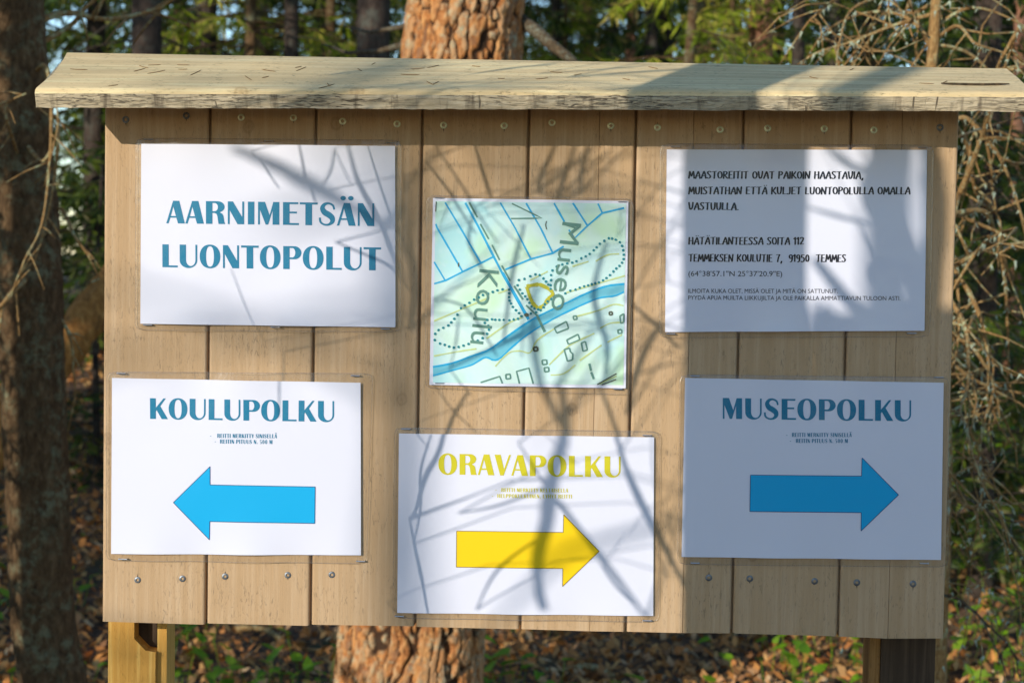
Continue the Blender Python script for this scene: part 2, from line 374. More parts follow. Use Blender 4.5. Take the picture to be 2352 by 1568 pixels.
for k in range(8):
    x0 = (k-4)*PW+.0013; x1 = (k-3)*PW-.0013
    if k == 0: x0 -= .001
    pr = plank_profile(x0, x1, [CRACK[k]] if k in CRACK else [])
    mb = MB(); n = len(pr); z0 = BZ[k]; zs = [z0 + (ROOFTOP-z0)*i/10 for i in range(11)]
    rnd = [noise.noise((x*60, k*3.1, 0))*.0016 + (x-x0)*0.004 for x, _ in pr]
    for i, z in enumerate(zs):
        for j, (x, y) in enumerate(pr): mb.v.append((x, y, z + (rnd[j] if i == 0 else 0)))
    for i in range(10):
        for j in range(n-1): mb.face((i*n+j, i*n+j+1, (i+1)*n+j+1, (i+1)*n+j))
        mb.face((i*n+n-1, i*n, (i+1)*n, (i+1)*n+n-1))
    mb.face(tuple(reversed(range(n)))); mb.face(tuple(10*n+j for j in range(n)))
    # tongue that closes the joint
    if k < 7: mb.box(x1-.0005, x1+.0024, .009, .015, z0+.004, ROOFTOP-.002)
    planks.append(mb.build('plank', M['plank'], board))
for i, (px, py) in enumerate(SCREWS):
    c = at(px, py); k = min(7, max(0, int(math.floor(c.x/PW+4)))); mb = MB()
    r = .0042 if i < 16 else .0040; ns_ = 24; rot = random.random()
    prof = [(r, -.0001), (r*.93, -.0007), (r*.56, -.0011)]
    for rr, yy in prof:
        for j in range(ns_):
            a = 2*math.pi*j/ns_; mb.v.append((c.x+rr*math.cos(a), yy, c.z+rr*math.sin(a)))
    for j in range(ns_):                                # six-pointed star recess
        a = 2*math.pi*j/ns_; q = r*(.46+.10*math.cos(6*(a+rot))); mb.v.append((c.x+q*math.cos(a), -.0011, c.z+q*math.sin(a)))
    for j in range(ns_):
        a = 2*math.pi*j/ns_; q = r*(.40+.10*math.cos(6*(a+rot))); mb.v.append((c.x+q*math.cos(a), .0012, c.z+q*math.sin(a)))
    for q in range(4):
        for j in range(ns_): mb.face((q*ns_+j, q*ns_+(j+1) % ns_, (q+1)*ns_+(j+1) % ns_, (q+1)*ns_+j), 1 if q == 3 else 0)
    mb.face(tuple(4*ns_+j for j in range(ns_)), 1)
    if i % 3 != 2:
        sg = random.choice((-1, 1)); L_ = r*random.uniform(1.5, 2.1); mb.add([(c.x-.0005, -.00025, c.z+sg*r*.9), (c.x+.0006, -.00025, c.z+sg*r*.9), (c.x+.0003, -.00025, c.z+sg*L_)], [(0, 1, 2)], 1)
    dull = i in (0, 1, 15) or i >= 16
    mb.build('screw', [M['steel'] if dull else M['zinc'], M['recess']], planks[k])
# roof plank: slightly twisted, rounded front arris
def roof_mb():
    mb = MB(); n = 170; xl, xr = -.5452, .5508; yb, yf = .02, -.1066
    prof = []                                            # (t along slope from front 0 to back 1, height above underside, mi of strip)
    T = .0205
    prof = [(1, 0), (.02, 0), (0, .0006)] + [(0, .004), (0.0, .009), (.0, .012)] + [(.004, .0155), (.015, .0185), (.035, .0200), (.07, T)] + [(.2, T), (.4, T), (.6, T), (.8, T), (.985, T), (1, T-.0015)]
    np_ = len(prof)
    for i in range(n+1):
        s = i/n; x = xl + (xr-xl)*s
        zf = .2314 + (-.0056 + .0116*s) - .0010; zb = .2782 + .002 - .004*s
        for j, (t, h) in enumerate(prof):
            y = yf + (yb-yf)*t; z = zf + (zb-zf)*t + (h-T) - 0.0
            y += (T-h)*.33                               # edge square to the slope
            if t < .05:
                y += .0012*noise.noise((x*14, h*90, 1)) + .0006*noise.noise((x*70, h*300, 2)); z += (.0012*noise.noise((x*22, 0, 3)) + .0007*noise.noise((x*90, 0, 5)))*(1 if h < .001 else .4)
            xx = x
            if i in (0, n): xx += .0035*noise.noise((t*5+2, h*60, i)) + (.006*math.sin(t*3.1) if i == 0 else 0)
            mb.v.append((xx, y, z + ZB))
    for i in range(n):
        for j in range(np_):
            a = j; b = (j+1) % np_
            mb.face((i*np_+a, (i+1)*np_+a, (i+1)*np_+b, i*np_+b), 1 if 1 <= j <= 5 else 0)
    mb.face(tuple(range(np_)), 1); mb.face(tuple(n*np_+j for j in reversed(range(np_))), 1)
    return mb
roof = roof_mb().build('roof_plank', [M['roof'], M['edge']], board)
def roof_z(x, y):                                        # top surface
    s = (x+.5452)/1.096; t = (y+.1066)/.1266
    zf = .2314 - .0056 + .0116*s - .001; zb = .2782 + .002 - .004*s
    return ZB + zf + (zb-zf)*t
# back battens
for z in (at(1200, 282).z, at(1200, 1331).z):
    mb = MB(); mb.box(-.47, .47, .0215, .06, z-.04, z+.04); mb.build('crossbar', M['darkwood'], board)
# left post: notched front plate, dark core, side plate
zt = at(300, 1400).z
pl, pr_, pn = at(249, 1480, .062).x, at(357, 1480, .062).x, at(308, 1480, .062).x
zn1, zn2 = at(308, 1466, .062).z, at(333, 1493, .062).z; xn2 = at(334, 1493, .062).x; zn3 = at(350, 1497, .062).z
mb = MB()
pts = [(pl-.002, -.15), (pr_, -.15), (pr_, zn3), (xn2, zn2), (pn, zn1), (pn, zt+.1), (pl, zt+.1)]
n = len(pts); f0, f1 = .062, .085
mb.add([(x, f0, z) for x, z in pts] + [(x, f1, z) for x, z in pts], [tuple(range(n)), tuple(reversed(range(n, 2*n)))] + [(i, i+n, (i+1) % n+n, (i+1) % n) for i in range(n)])
lp = mb.build('post', M['post'], board, label='pale yellow post with a notch under the planks')
mb = MB(); mb.box(pl+.004, pr_-.004, .086, .11, -.15, zt+.1); mb.build('post_core', M['darkwood'], lp)
mb = MB(); mb.box(pr_+.0005, at(385, 1480, .075).x, .070, .115, -.15, zt+.1); mb.build('side_plate', M['post'], lp)
# right post: orange side strip and a front with its shade put into the dark colour
xa, xb, xc = at(1996, 1500, .07).x, at(2023, 1500, .065).x, at(2147, 1500, .065).x
mb = MB(); mb.box(xb, xc, .062, .10, -.15, zt+.1); rp = mb.build('post', M['darkwood'], board, label='post with its shade painted into the dark wood')
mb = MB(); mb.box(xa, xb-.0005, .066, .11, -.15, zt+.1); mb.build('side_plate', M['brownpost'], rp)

# ------------------------------------------------------------------ posters: sheet surface, lettering
class Sheet:
    def __init__(s, px, base, amp, seed):
        s.c = [at(*p) for p in px]; s.base = base; s.amp = amp*1.5; s.seed = seed
        s.o = s.c[0]; s.ux = s.c[1]-s.c[0]; s.uz = s.c[3]-s.c[0]
    def uv(s, X, Z):
        d = Vector((X-s.o.x, 0, Z-s.o.z)); det = s.ux.x*s.uz.z - s.ux.z*s.uz.x
        return (d.x*s.uz.z - d.z*s.uz.x)/det, (s.ux.x*d.z - s.ux.z*d.x)/det
    def y(s, X, Z):
        u, v = s.uv(X, Z); u = min(1.06, max(-.06, u)); v = min(1.06, max(-.06, v))
        w = s.amp*(.5-.5*math.cos(2*math.pi*u*2.35+s.seed))*(abs(2*v-1)**3)*.9*math.sin(math.pi*min(1, max(0, (u+.06)/1.12)))
        w += s.amp*.55*math.sin(math.pi*min(1, max(0, u)))*math.sin(math.pi*min(1, max(0, v)))
        w += .0006*noise.noise((X*9, Z*9, s.seed))
        return -(s.base + max(0, w))
    def bil(s, u, v):
        a = s.c[0].lerp(s.c[1], u); b = s.c[3].lerp(s.c[2], u); return a.lerp(b, v)
def poster(px, outer, label, amp, seed, base=.0034):
    sh = Sheet(px, base, amp, seed); ctr = (sh.c[2]+sh.c[3])/2
    root = empty('poster', (ctr.x, 0, ctr.z), label, 'poster', 'paper posters stapled to the noticeboard')
    mb = MB(); nu, nv = 48, 36
    for j in range(nv+1):
        for i in range(nu+1):
            p = sh.bil(i/nu, j/nv); mb.v.append((p.x, sh.y(p.x, p.z), p.z))
    for j in range(nv):
        for i in range(nu): mb.face((j*(nu+1)+i, (j+1)*(nu+1)+i, (j+1)*(nu+1)+i+1, j*(nu+1)+i+1))
    mb.build('paper_sheet', M['paper'], root, True)
    # clear plastic margin and its rim
    oc = [at(*p) for p in outer]; K = 30; ring_o, ring_i = [], []
    for e in range(4):
        for k in range(K):
            t = k/K; a = oc[e].lerp(oc[(e+1) % 4], t); b = sh.c[e].lerp(sh.c[(e+1) % 4], t)
            ring_o.append(a); ring_i.append(b)
    rr = .007; out = []
    for e in range(4):                                   # rounded corners
        c = oc[e]; a = (oc[(e-1) % 4]-c).normalized(); b = (oc[(e+1) % 4]-c).normalized()
        for q in range(len(ring_o)):
            p = ring_o[q]; d = p-c; da, db = d.dot(a), d.dot(b)
            if 0 <= da < rr and 0 <= db < rr:
                cc = c+a*rr+b*rr; v = (p-cc); v = v.normalized()*rr if v.length > rr else v; ring_o[q] = cc+v
    mb = MB(); L = len(ring_o)
    for p in ring_o: mb.v.append((p.x, sh.y(p.x, p.z)*.75-.0003, p.z))
    for p in ring_i: mb.v.append((p.x, sh.y(p.x, p.z)-.0002, p.z))
    for q in range(L): mb.face((q, (q+1) % L, L+(q+1) % L, L+q))
    po = mb.build('plastic_pouch', M['pouch'], root, True)
    mb = MB(); pts = [(p.x, sh.y(p.x, p.z)*.75-.0004, p.z) for p in ring_o]; pts.append(pts[0])
    mb.tube(pts, .00036, 5, cap=False); mb.build('rim', M['rim'], po)
    return root, sh
def staple(root, sh, px, py, w=19, ang=0):
    c = at(px, py); a = at(px-w/2, py); l = abs(c.x-a.x); y = sh.y(c.x, c.z)*.85-.0012
    dx, dz = l*math.cos(ang), l*math.sin(ang); mb = MB()
    mb.tube([(c.x-dx, .004, c.z-dz), (c.x-dx, y, c.z-dz), (c.x+dx, y, c.z+dz), (c.x+dx, .004, c.z+dz)], .0007, 6)
    mb.build('staple', M['staple'], root)

def ell(cx, cy, rx, ry, a0=0, a1=360, n=28):
    return [(cx+rx*math.cos(R(a0+(a1-a0)*k/n)), cy+ry*math.sin(R(a0+(a1-a0)*k/n))) for k in range(n+1)]
def oval(cx, cy, rx, ry, e=2.3, n=36):
    o = []
    for k in range(n):
        a = 2*math.pi*k/n; c, s_ = math.cos(a), math.sin(a)
        o.append((cx+rx*math.copysign(abs(c)**(2/e), c), cy+ry*math.copysign(abs(s_)**(2/e), s_)))
    return o
def widepath(pts, ws, n=7):
    c = catmull(pts, n); w = catmull([(x,) for x in ws], n); l, r = [], []
    for i in range(len(c)):
        a = np.array(c[max(i-1, 0)]); b = np.array(c[min(i+1, len(c)-1)]); t = (b-a)/np.linalg.norm(b-a); nn = np.array((-t[1], t[0]))
        l.append(tuple(np.array(c[i])+nn*w[i][0]/2)); r.append(tuple(np.array(c[i])-nn*w[i][0]/2))
    return l + r[::-1]
A_ = [[(0, 0), (10, 0), (17.5, 25), (44, 25), (51, 0), (81, 0), (57, 100), (30, 100)], [(20, 32.5), (42, 32.5), (31, 75)]]
# heading alphabet: heavy left strokes, hairline right strokes; (width, contours)
G = {
 'A': (81, A_),
 'Ä': (81, A_ + [oval(27, 121, 12, 10, 2, 16), oval(60, 121, 12, 10, 2, 16)]),
 'R': (84, [[(0, 0), (28, 0), (28, 48), (38, 48), (46, 44), (50, 34), (52, 18), (55, 0), (84, 0), (80, 10), (78, 24), (76, 36), (71, 45), (60, 51)] + ell(52, 75.5, 29, 24.5, -70, 90, 16) + [(0, 100)],
            [(28, 56), (36, 56)] + ell(38, 74, 14, 18, -90, 90, 14)[1:] + [(28, 92)]]),
 'N': (71, [[(0, 0), (8, 0), (8, 62), (42, 0), (71, 0), (71, 100), (62.5, 100), (62.5, 32), (22, 100), (0, 100)]]),
 'I': (28, [[(0, 0), (28, 0), (28, 100), (0, 100)]]),
 'M': (92, [[(0, 0), (8, 0), (8, 66), (33, 0), (44, 0), (63, 62), (63, 0), (92, 0), (92, 100), (66, 100), (50, 42), (30, 100), (0, 100)]]),
 'E': (69, [[(0, 0), (69, 0), (69, 8.5), (28, 8.5), (28, 51), (60, 51), (60, 59), (28, 59), (28, 91.5), (66, 91.5), (66, 100), (0, 100)]]),
 'T': (77, [[(24, 0), (53, 0), (53, 91), (77, 91), (77, 100), (0, 100), (0, 91), (24, 91)]]),
 'S': (72, [widepath([(66, 70), (60, 88), (42, 97), (24, 92), (15, 76), (24, 58), (42, 47), (56, 34), (57, 17), (42, 4), (22, 4), (7, 15), (4, 34)], [8, 9, 9, 14, 20, 25, 26, 24, 18, 10, 8, 9, 9])]),
 'L': (68, [[(0, 0), (68, 0), (68, 8.5), (28, 8.5), (28, 100), (0, 100)]]),
 'U': (78, [[(0, 100), (0, 36)] + ell(39, 32, 39, 34, 180, 360, 24)[1:-1] + [(78, 36), (78, 100), (70, 100), (70, 36)] + ell(49, 34, 21, 27, 360, 180, 20)[1:-1] + [(28, 36), (28, 100)]]),
 'O': (91, [oval(45.5, 50, 45.5, 52, 2.15), oval(45.5, 50, 17.5, 44.5, 2.4)]),
 'P': (80, [[(0, 0), (28, 0), (28, 43), (46, 43)] + ell(49, 71.5, 31, 28.5, -90, 90, 18)[1:] + [(0, 100)],
            [(28, 51), (38, 51)] + ell(40, 71.5, 13, 20.5, -90, 90, 14)[1:] + [(28, 92)]]),
 'K': (86, [[(0, 0), (28, 0), (28, 36), (32, 43), (57, 0), (87, 0), (50, 62), (77, 100), (66, 100), (28, 54), (28, 100), (0, 100)]]),
 'V': (80, [[(27, 0), (44, 0), (80, 100), (70, 100), (46, 30), (30, 100), (0, 100)]]),
 'Y': (80, [[(26, 0), (54, 0), (54, 40), (80, 100), (70, 100), (49, 52), (31, 100), (0, 100), (26, 42)]]),
 'H': (86, [[(0, 0), (28, 0), (28, 48), (58, 48), (58, 0), (86, 0), (86, 100), (58, 100), (58, 57), (28, 57), (28, 100), (0, 100)]]),
 '5': (60, [widepath([(6, 10), (22, 4), (40, 9), (47, 30), (38, 52), (20, 56), (10, 52)], [8, 9, 16, 24, 16, 9, 7]), [(6, 57), (14, 57), (14, 88), (58, 88), (58, 100), (6, 100)]]),
 '0': (66, [oval(33, 50, 33, 51, 2.1), oval(33, 50, 11, 43, 2.3)]),
 '.': (24, [oval(12, 10, 12, 11, 2, 14)]), ',': (24, [[(4, 20), (22, 20), (20, 4), (8, -18), (2, -16), (8, 2), (2, 4)]]),
 '-': (30, [[(0, 30), (30, 30), (30, 42), (0, 42)]]), ' ': (26, []),
}
SB = {'A': (1, 1), 'Ä': (1, 1), 'T': (1.5, 1.5), 'V': (0, 0), 'Y': (1, 1), 'O': (4, 4), 'S': (4, 4), 'R': (8, 3), 'E': (8, 2), 'L': (8, 2), 'K': (8, 1), 'P': (8, 2), 'U': (7, 7)}
def curve_mesh(contours):
    cu = bpy.data.curves.new('outline', 'CURVE'); cu.dimensions = '2D'; cu.fill_mode = 'FRONT'
    for c in contours:
        c = [p for i, p in enumerate(c) if i == 0 or (abs(p[0]-c[i-1][0])+abs(p[1]-c[i-1][1])) > 1e-6]
        if abs(c[0][0]-c[-1][0])+abs(c[0][1]-c[-1][1]) < 1e-6: c = c[:-1]
        sp = cu.splines.new('POLY'); sp.points.add(len(c)-1)
        for i, p in enumerate(c): sp.points[i].co = (p[0], p[1], 0, 1)
        sp.use_cyclic_u = True
    return curve_to_lists(cu)
def curve_to_lists(cu):
    ob = bpy.data.objects.new('outline', cu); COL.objects.link(ob)
    dg = bpy.context.evaluated_depsgraph_get(); me = bpy.data.meshes.new_from_object(ob.evaluated_get(dg))
    vs = [(v.co.x, v.co.y) for v in me.vertices]; fs = [tuple(p.vertices) for p in me.polygons]
    bpy.data.objects.remove(ob); bpy.data.meshes.remove(me); bpy.data.curves.remove(cu)
    return vs, fs
def heavy_line(text, small=False):
    x = 0; cs = []
    for ch in text:
        w, cont = G[ch]; l, r = SB.get(ch, (8, 8)); x += l
        for c in cont: cs.append([(p[0]+x, p[1]) for p in c])
        x += w + r + (7 if small else 0)
    l0 = SB.get(text[0], (8, 8))[0]; r1 = SB.get(text[-1], (8, 8))[1]
    vs, fs = curve_mesh(cs)
    return [(a-l0, b) for a, b in vs], fs, x-l0-r1
def sans_line(text):
    cu = bpy.data.curves.new('lettering', 'FONT'); cu.body = text; cu.size = 1.0; cu.resolution_u = 3
    vs, fs = curve_to_lists(cu); x0 = min(v[0] for v in vs); x1 = max(v[0] for v in vs)
    return [((a-x0)*137, b*137) for a, b in vs], fs, (x1-x0)*137
# brush alphabet: strokes as centre lines
def bo(cx, cy, rx, ry, a0, a1, n=14): return ell(cx, cy, rx, ry, a0, a1, n)
BR = {
 'A': (50, [[(2, 0), (12, 40), (30, 100)], [(30, 100), (40, 60), (46, 0)], [(10, 34), (44, 38)]]),
 'E': (40, [[(8, 100), (6, 50), (5, 0)], [(2, 98), (38, 100)], [(6, 52), (32, 54)], [(4, 4), (38, 3)]]),
 'H': (48, [[(8, 100), (6, 50), (4, 0)], [(42, 100), (42, 50), (40, 0)], [(6, 50), (42, 54)]]),
 'I': (14, [[(8, 100), (7, 50), (5, 0)]]),
 'J': (34, [[(26, 100), (26, 30), (20, 6), (8, 2), (0, 10)]]),
 'K': (48, [[(8, 100), (6, 50), (4, 0)], [(42, 98), (24, 62), (8, 46)], [(14, 52), (30, 26), (46, 2)]]),
 'L': (38, [[(8, 100), (6, 50), (5, 4)], [(5, 4), (36, 5)]]),
 'M': (58, [[(2, 0), (8, 50), (12, 100)], [(12, 100), (22, 55), (28, 30)], [(28, 30), (38, 66), (48, 100)], [(48, 100), (52, 50), (54, 0)]]),
 'N': (52, [[(4, 0), (6, 50), (8, 98)], [(8, 98), (24, 50), (40, 2)], [(40, 2), (44, 50), (48, 104)]]),
 'O': (48, [bo(24, 50, 19, 46, 100, 460, 20)]),
 'P': (42, [[(8, 100), (6, 50), (4, 0)], [(2, 94), (16, 100), (32, 94), (38, 76), (30, 56), (8, 46)]]),
 'R': (46, [[(8, 100), (6, 50), (4, 0)], [(2, 94), (16, 100), (32, 94), (37, 78), (28, 58), (10, 50)], [(14, 50), (28, 26), (44, 2)]]),
 'S': (42, [[(38, 88), (28, 99), (14, 94), (8, 78), (16, 60), (30, 42), (34, 22), (24, 4), (10, 2), (0, 12)]]),
 'T': (48, [[(0, 95), (46, 101)], [(26, 98), (25, 50), (22, 0)]]),
 'U': (48, [[(6, 100), (6, 50), (10, 14), (22, 4), (34, 14), (40, 50), (42, 104)]]),
 'V': (46, [[(4, 102), (8, 50), (14, 12), (22, 4), (32, 20), (40, 60), (42, 104)]]),
 '1': (24, [[(0, 78), (16, 100)], [(16, 100), (15, 50), (14, 0)]]),
 '2': (42, [[(4, 82), (14, 98), (28, 98), (34, 80), (26, 50), (4, 6)], [(4, 6), (40, 8)]]),
 '7': (42, [[(2, 94), (40, 98)], [(40, 98), (26, 60), (16, -4)]]),
 '9': (42, [bo(21, 70, 15, 26, 20, 380, 16), [(36, 80), (36, 40), (28, 4), (12, -4)]]),
 '5': (42, [[(10, 98), (8, 60)], [(8, 98), (38, 99)], [(8, 60), (26, 62), (36, 40), (30, 12), (14, 0), (2, 8)]]),
 '0': (42, [bo(21, 50, 15, 45, 100, 460, 18)]),
 ',': (16, [[(10, 10), (8, -6), (2, -22)]]), '.': (16, [[(4, 4), (10, 6)], [(5, 8), (10, 3)]]), ' ': (26, []),
}
BR['Ä'] = (50, BR['A'][1] + [[(20, 122), (25, 120)], [(40, 123), (45, 121)]])
def brush_line(text):
    rng = random.Random(5); vs, fs, lay = [], [], []; x = 0
    for ch in text:
        w, st = BR[ch]; jy = rng.uniform(-2, 2); q = 0
        for s_ in st:
            c = catmull(s_, 5) if len(s_) > 2 else [s_[0], tuple((a+b)/2 for a, b in zip(*s_)), s_[1]]
            b = len(vs); n = len(c)
            for i, p in enumerate(c):
                a0 = np.array(c[max(0, i-1)]); a1 = np.array(c[min(n-1, i+1)]); t = (a1-a0)/(np.linalg.norm(a1-a0)+1e-9)
                wd = (8.5 + 8*abs(t[1]))*(1.0 if 0 < i < n-1 else .85)*rng.uniform(.95, 1.08); nn = np.array((-t[1], t[0]))
                e = t*(-3 if i == 0 else 3 if i == n-1 else 0)
                for sg in (1, -1):
                    qp = np.array(p)+e+nn*sg*wd/2; vs.append((qp[0]+x, qp[1]+jy)); lay.append(q)
            for i in range(n-1): fs.append((b+2*i, b+2*i+1, b+2*i+3, b+2*i+2))
            q += 1
        x += w + 7
    return vs, fs, x-7, lay
def place(sh, vs, fs, width, p0, p1, H, depth=.00035, lay=None, mb=None, upv=None):
    """set a line of lettering on the sheet: baseline from p0 to p1, cap height H (photo px)"""
    a, b = at(*p0), at(*p1); d = (b-a)/width
    mid = ((p0[0]+p1[0])/2, (p0[1]+p1[1])/2)
    u = (at(mid[0], mid[1]-H)-at(*mid))/100 if upv is None else (at(mid[0]+upv[0], mid[1]+upv[1])-at(*mid))/100
    mb = mb or MB(); o = len(mb.v)
    for i, (x, y) in enumerate(vs):
        p = a + d*x + u*y; mb.v.append((p.x, sh.y(p.x, p.z)-depth-(lay[i]*.00003 if lay else 0), p.z))
    for f in fs: mb.face([o+i for i in f])
    return mb
def heading(root, sh, text, p0, p1, H, mat, name='heading'):
    vs, fs, w = heavy_line(text); place(sh, vs, fs, w, p0, p1, H).build(name, mat, root)
def flat_poly(root, sh, px, name, mat, depth=.00035, div=24):
    """filled outline on the sheet, cut into a grid so that it follows the paper's waves"""
    bm = bmesh.new(); ps = [at(*p) for p in px]
    f = bm.faces.new([bm.verts.new((p.x, 0, p.z)) for p in ps])
    xs_ = [p.x for p in ps]; x0, x1 = min(xs_), max(xs_)
    for k in range(1, div):
        bmesh.ops.bisect_plane(bm, geom=bm.verts[:]+bm.edges[:]+bm.faces[:], plane_co=(x0+(x1-x0)*k/div, 0, 0), plane_no=(1, 0, 0))
    zs_ = [p.z for p in ps]; z0, z1 = min(zs_), max(zs_)
    for k in range(1, div):
        bmesh.ops.bisect_plane(bm, geom=bm.verts[:]+bm.edges[:]+bm.faces[:], plane_co=(0, 0, z0+(z1-z0)*k/div), plane_no=(0, 0, 1))
    mb = MB(); bm.verts.index_update()
    mb.v = [(v.co.x, sh.y(v.co.x, v.co.z)-depth, v.co.z) for v in bm.verts]
    for f in bm.faces: mb.face([v.index for v in f.verts])
    bm.free(); return mb.build(name, mat, root) if root else mb
def ribbon(mb, sh, pts, w, depth, smooth=0, jit=0):
    """pen line of width w photo px along photo points"""
    if smooth: pts = catmull(pts, smooth)
    out = []
    for i in range(len(pts)-1):
        L = math.dist(pts[i], pts[i+1]); n = max(1, int(L/14))
        for k in range(n): out.append((pts[i][0]+(pts[i+1][0]-pts[i][0])*k/n, pts[i][1]+(pts[i+1][1]-pts[i][1])*k/n))
    out.append(pts[-1]); b = len(mb.v); n = len(out)
    for i, p in enumerate(out):
        a0, a1 = np.array(out[max(0, i-1)]), np.array(out[min(n-1, i+1)]); t = (a1-a0)/(np.linalg.norm(a1-a0)+1e-9); nn = np.array((-t[1], t[0]))
        ww = w*(1+jit*(random.random()-.5))
        for sg in (1, -1):
            q = np.array(p)+nn*sg*ww/2; P = at(q[0], q[1]); mb.v.append((P.x, sh.y(P.x, P.z)-depth, P.z))
    for i in range(n-1): mb.face((b+2*i, b+2*i+1, b+2*i+3, b+2*i+2))
def arrow(root, sh, px, mat, line):
    a = flat_poly(root, sh, px, 'arrow', mat)
    mb = MB()
    for i in range(len(px)): ribbon(mb, sh, [px[i], px[(i+1) % len(px)]], 1.5, .00042+i*.00001)
    mb.build('outline', line, a)

# title poster
P1, s1 = poster([(326, 331), (908, 336), (909, 751), (324, 743)], [(314, 318), (922, 323), (921, 762), (312, 757)],
                'white title poster with two lines of large blue capitals, top left on the board', .0035, 0.3)
heading(P1, s1, 'AARNIMETSÄN', (384, 513), (860.5, 519.5), 52, M['ink_blue'])
heading(P1, s1, 'LUONTOPOLUT', (375, 613.5), (876, 621), 52.5, M['ink_blue'])
for q in ((342, 321), (619, 325), (897, 329), (341, 746), (634, 751), (886, 755)): staple(P1, s1, *q)
# blue left arrow poster
P5, s5 = poster([(259, 867), (829, 878), (830, 1273), (257, 1270)], [(247, 853), (857, 857), (843, 1292), (246, 1285)],
                'sunlit white poster with a light blue arrow pointing left, bottom left on the board', .0035, 1.2)
heading(P5, s5, 'KOULUPOLKU', (347, 960.5), (768.5, 967.5), 47.5, M['ink_blue'])
mbs = MB()
for t, a, b in (('-', (485, 1003), (488.5, 1003)), ('REITTI MERKITTY SINISELLÄ', (501.7, 1003.5), (638.5, 1004.5)), ('-', (495.5, 1016), (499, 1016)), ('REITIN PITUUS N. 500 M', (508, 1016.5), (628, 1017.8))):
    vs, fs, w = heavy_line(t, True); place(s5, vs, fs, w, a, b, 9.2, mb=mbs)
mbs.build('small_print', M['ink_blue'], P5)
z7 = lambda L, ox=0: [(x*.3338+ox, y*.3338+1045) for x, y in L]
arrow(P5, s5, z7([(1200, 320), (1453, 73), (1453, 198), (2173, 213), (2170, 464), (1450, 450), (1447, 576)]), M['ink_cyan'], M['ink_navy'])
for q in ((280, 857), (817, 862), (284, 1282), (829, 1287)): staple(P5, s5, *q)
# yellow arrow poster
P4, s4 = poster([(917, 994), (1502, 1003), (1500, 1412), (913, 1405)], [(907, 981), (1516, 990), (1512, 1426), (903, 1417)],
                'white poster with yellow heading and yellow arrow pointing right, bottom middle of the board', .0025, 2.2)
heading(P4, s4, 'ORAVAPOLKU', (1007.5, 1087.5), (1425, 1094.5), 47.5, M['ink_olive'])
mbs = MB()
for t, a, b in (('-', (1138, 1127), (1141.5, 1127)), ('REITTI MERKITTY KELTAISELLA', (1151.9, 1127.5), (1305.4, 1128.6)), ('-', (1130, 1140.5), (1133.5, 1140.5)), ('HELPPOKULKUINEN, LYHYT REITTI', (1142.8, 1141), (1314, 1142.5))):
    vs, fs, w = heavy_line(t, True); place(s4, vs, fs, w, a, b, 8.8, mb=mbs)
mbs.build('small_print', M['ink_olive'], P4)
arrow(P4, s4, z7([(795, 516), (1527, 525), (1530, 403), (1773, 655), (1522, 896), (1524, 773), (793, 763)], 784), M['ink_yellow'], M['ink_brown'])
for q in ((933, 984), (1486, 999), (918, 1413), (1486, 1423)): staple(P4, s4, *q)
# safety text poster
P2, s2 = poster([(1531, 344), (2128, 345), (2122, 759), (1527, 762)], [(1516, 331), (2142, 334), (2134, 773), (1514, 775)],
                'white poster filled with small black writing and no picture, top right on the board', .0028, 3.1)
z3 = lambda x, y: (x*.3338+1568, y*.3338)
mbs = MB()
for t, a, b in (('MAASTOREITIT OVAT PAIKOIN HAASTAVIA,', (1581, 410.5), (1981, 411.5)), ('MUISTATHAN ETTÄ KULJET LUONTOPOLULLA OMALLA', (1581, 446.5), (2089, 447)),
                ('VASTUULLA.', (1581, 482), (1695.8, 483)), ('HÄTÄTILANTEESSA SOITA 112', (1581, 561.5), (1845, 562)), ('TEMMEKSEN KOULUTIE 7,  91950  TEMMES', (1581, 600.5), (1941, 601.5))):
    vs, fs, w, lay = brush_line(t); place(s2, vs, fs, w, a, b, 16.5, lay=lay, mb=mbs)
mbs.build('brush_lettering', M['ink_black'], P2)
mbs = MB()
for t, a, b, h in (('(64°38\'57.1"N 25°37\'20.9"E)', (1580.5, 634), (1795, 634.5), 12.6), ('ILMOITA KUKA OLET, MISSÄ OLET JA MITÄ ON SATTUNUT.', (1580, 672.5), (1922.5, 673), 10.2),
                   ('PYYDÄ APUA MUILTA LIIKKUJILTA JA OLE PAIKALLA AMMATTIAVUN TULOON ASTI.', (1580, 688), (2066.5, 689.5), 10.2)):
    vs, fs, w = sans_line(t); place(s2, vs, fs, w, a, b, h, mb=mbs)
mbs.build('small_print', M['ink_black'], P2)
for q in ((1551, 337), (2118, 339), (1540, 766), (2093, 765)): staple(P2, s2, *q)
# blue right arrow poster
P6, s6 = poster([(1573, 867), (2166, 878), (2160, 1284), (1565, 1277)], [(1561, 860), (2178, 866), (2176, 1300), (1556, 1294)],
                'shaded white poster with a dark blue arrow pointing right, bottom right on the board', .0022, 4.4)
heading(P6, s6, 'MUSEOPOLKU', (1659.5, 960.5), (2091, 966), 47.7, M['ink_blue'])
mbs = MB()
for t, a, b in (('-', (1804.5, 1001.5), (1808, 1001.5)), ('REITTI MERKITTY SINISELLÄ', (1817.7, 1001.7), (1955, 1002)), ('-', (1812.7, 1015), (1816.2, 1015)), ('REITIN PITUUS N. 500 M', (1826.7, 1015.3), (1945.9, 1015.6))):
    vs, fs, w = heavy_line(t, True); place(s6, vs, fs, w, a, b, 9.2, mb=mbs)
mbs.build('small_print', M['ink_blue'], P6)
arrow(P6, s6, z7([(463, 132), (1225, 139), (1229, 14), (1480, 268), (1222, 515), (1223, 389), (459, 382)], 1568), M['ink_cyan'], M['ink_navy'])
for q in ((1596, 863), (2155, 866), (1596, 1291), (2122, 1292)): staple(P6, s6, *q)
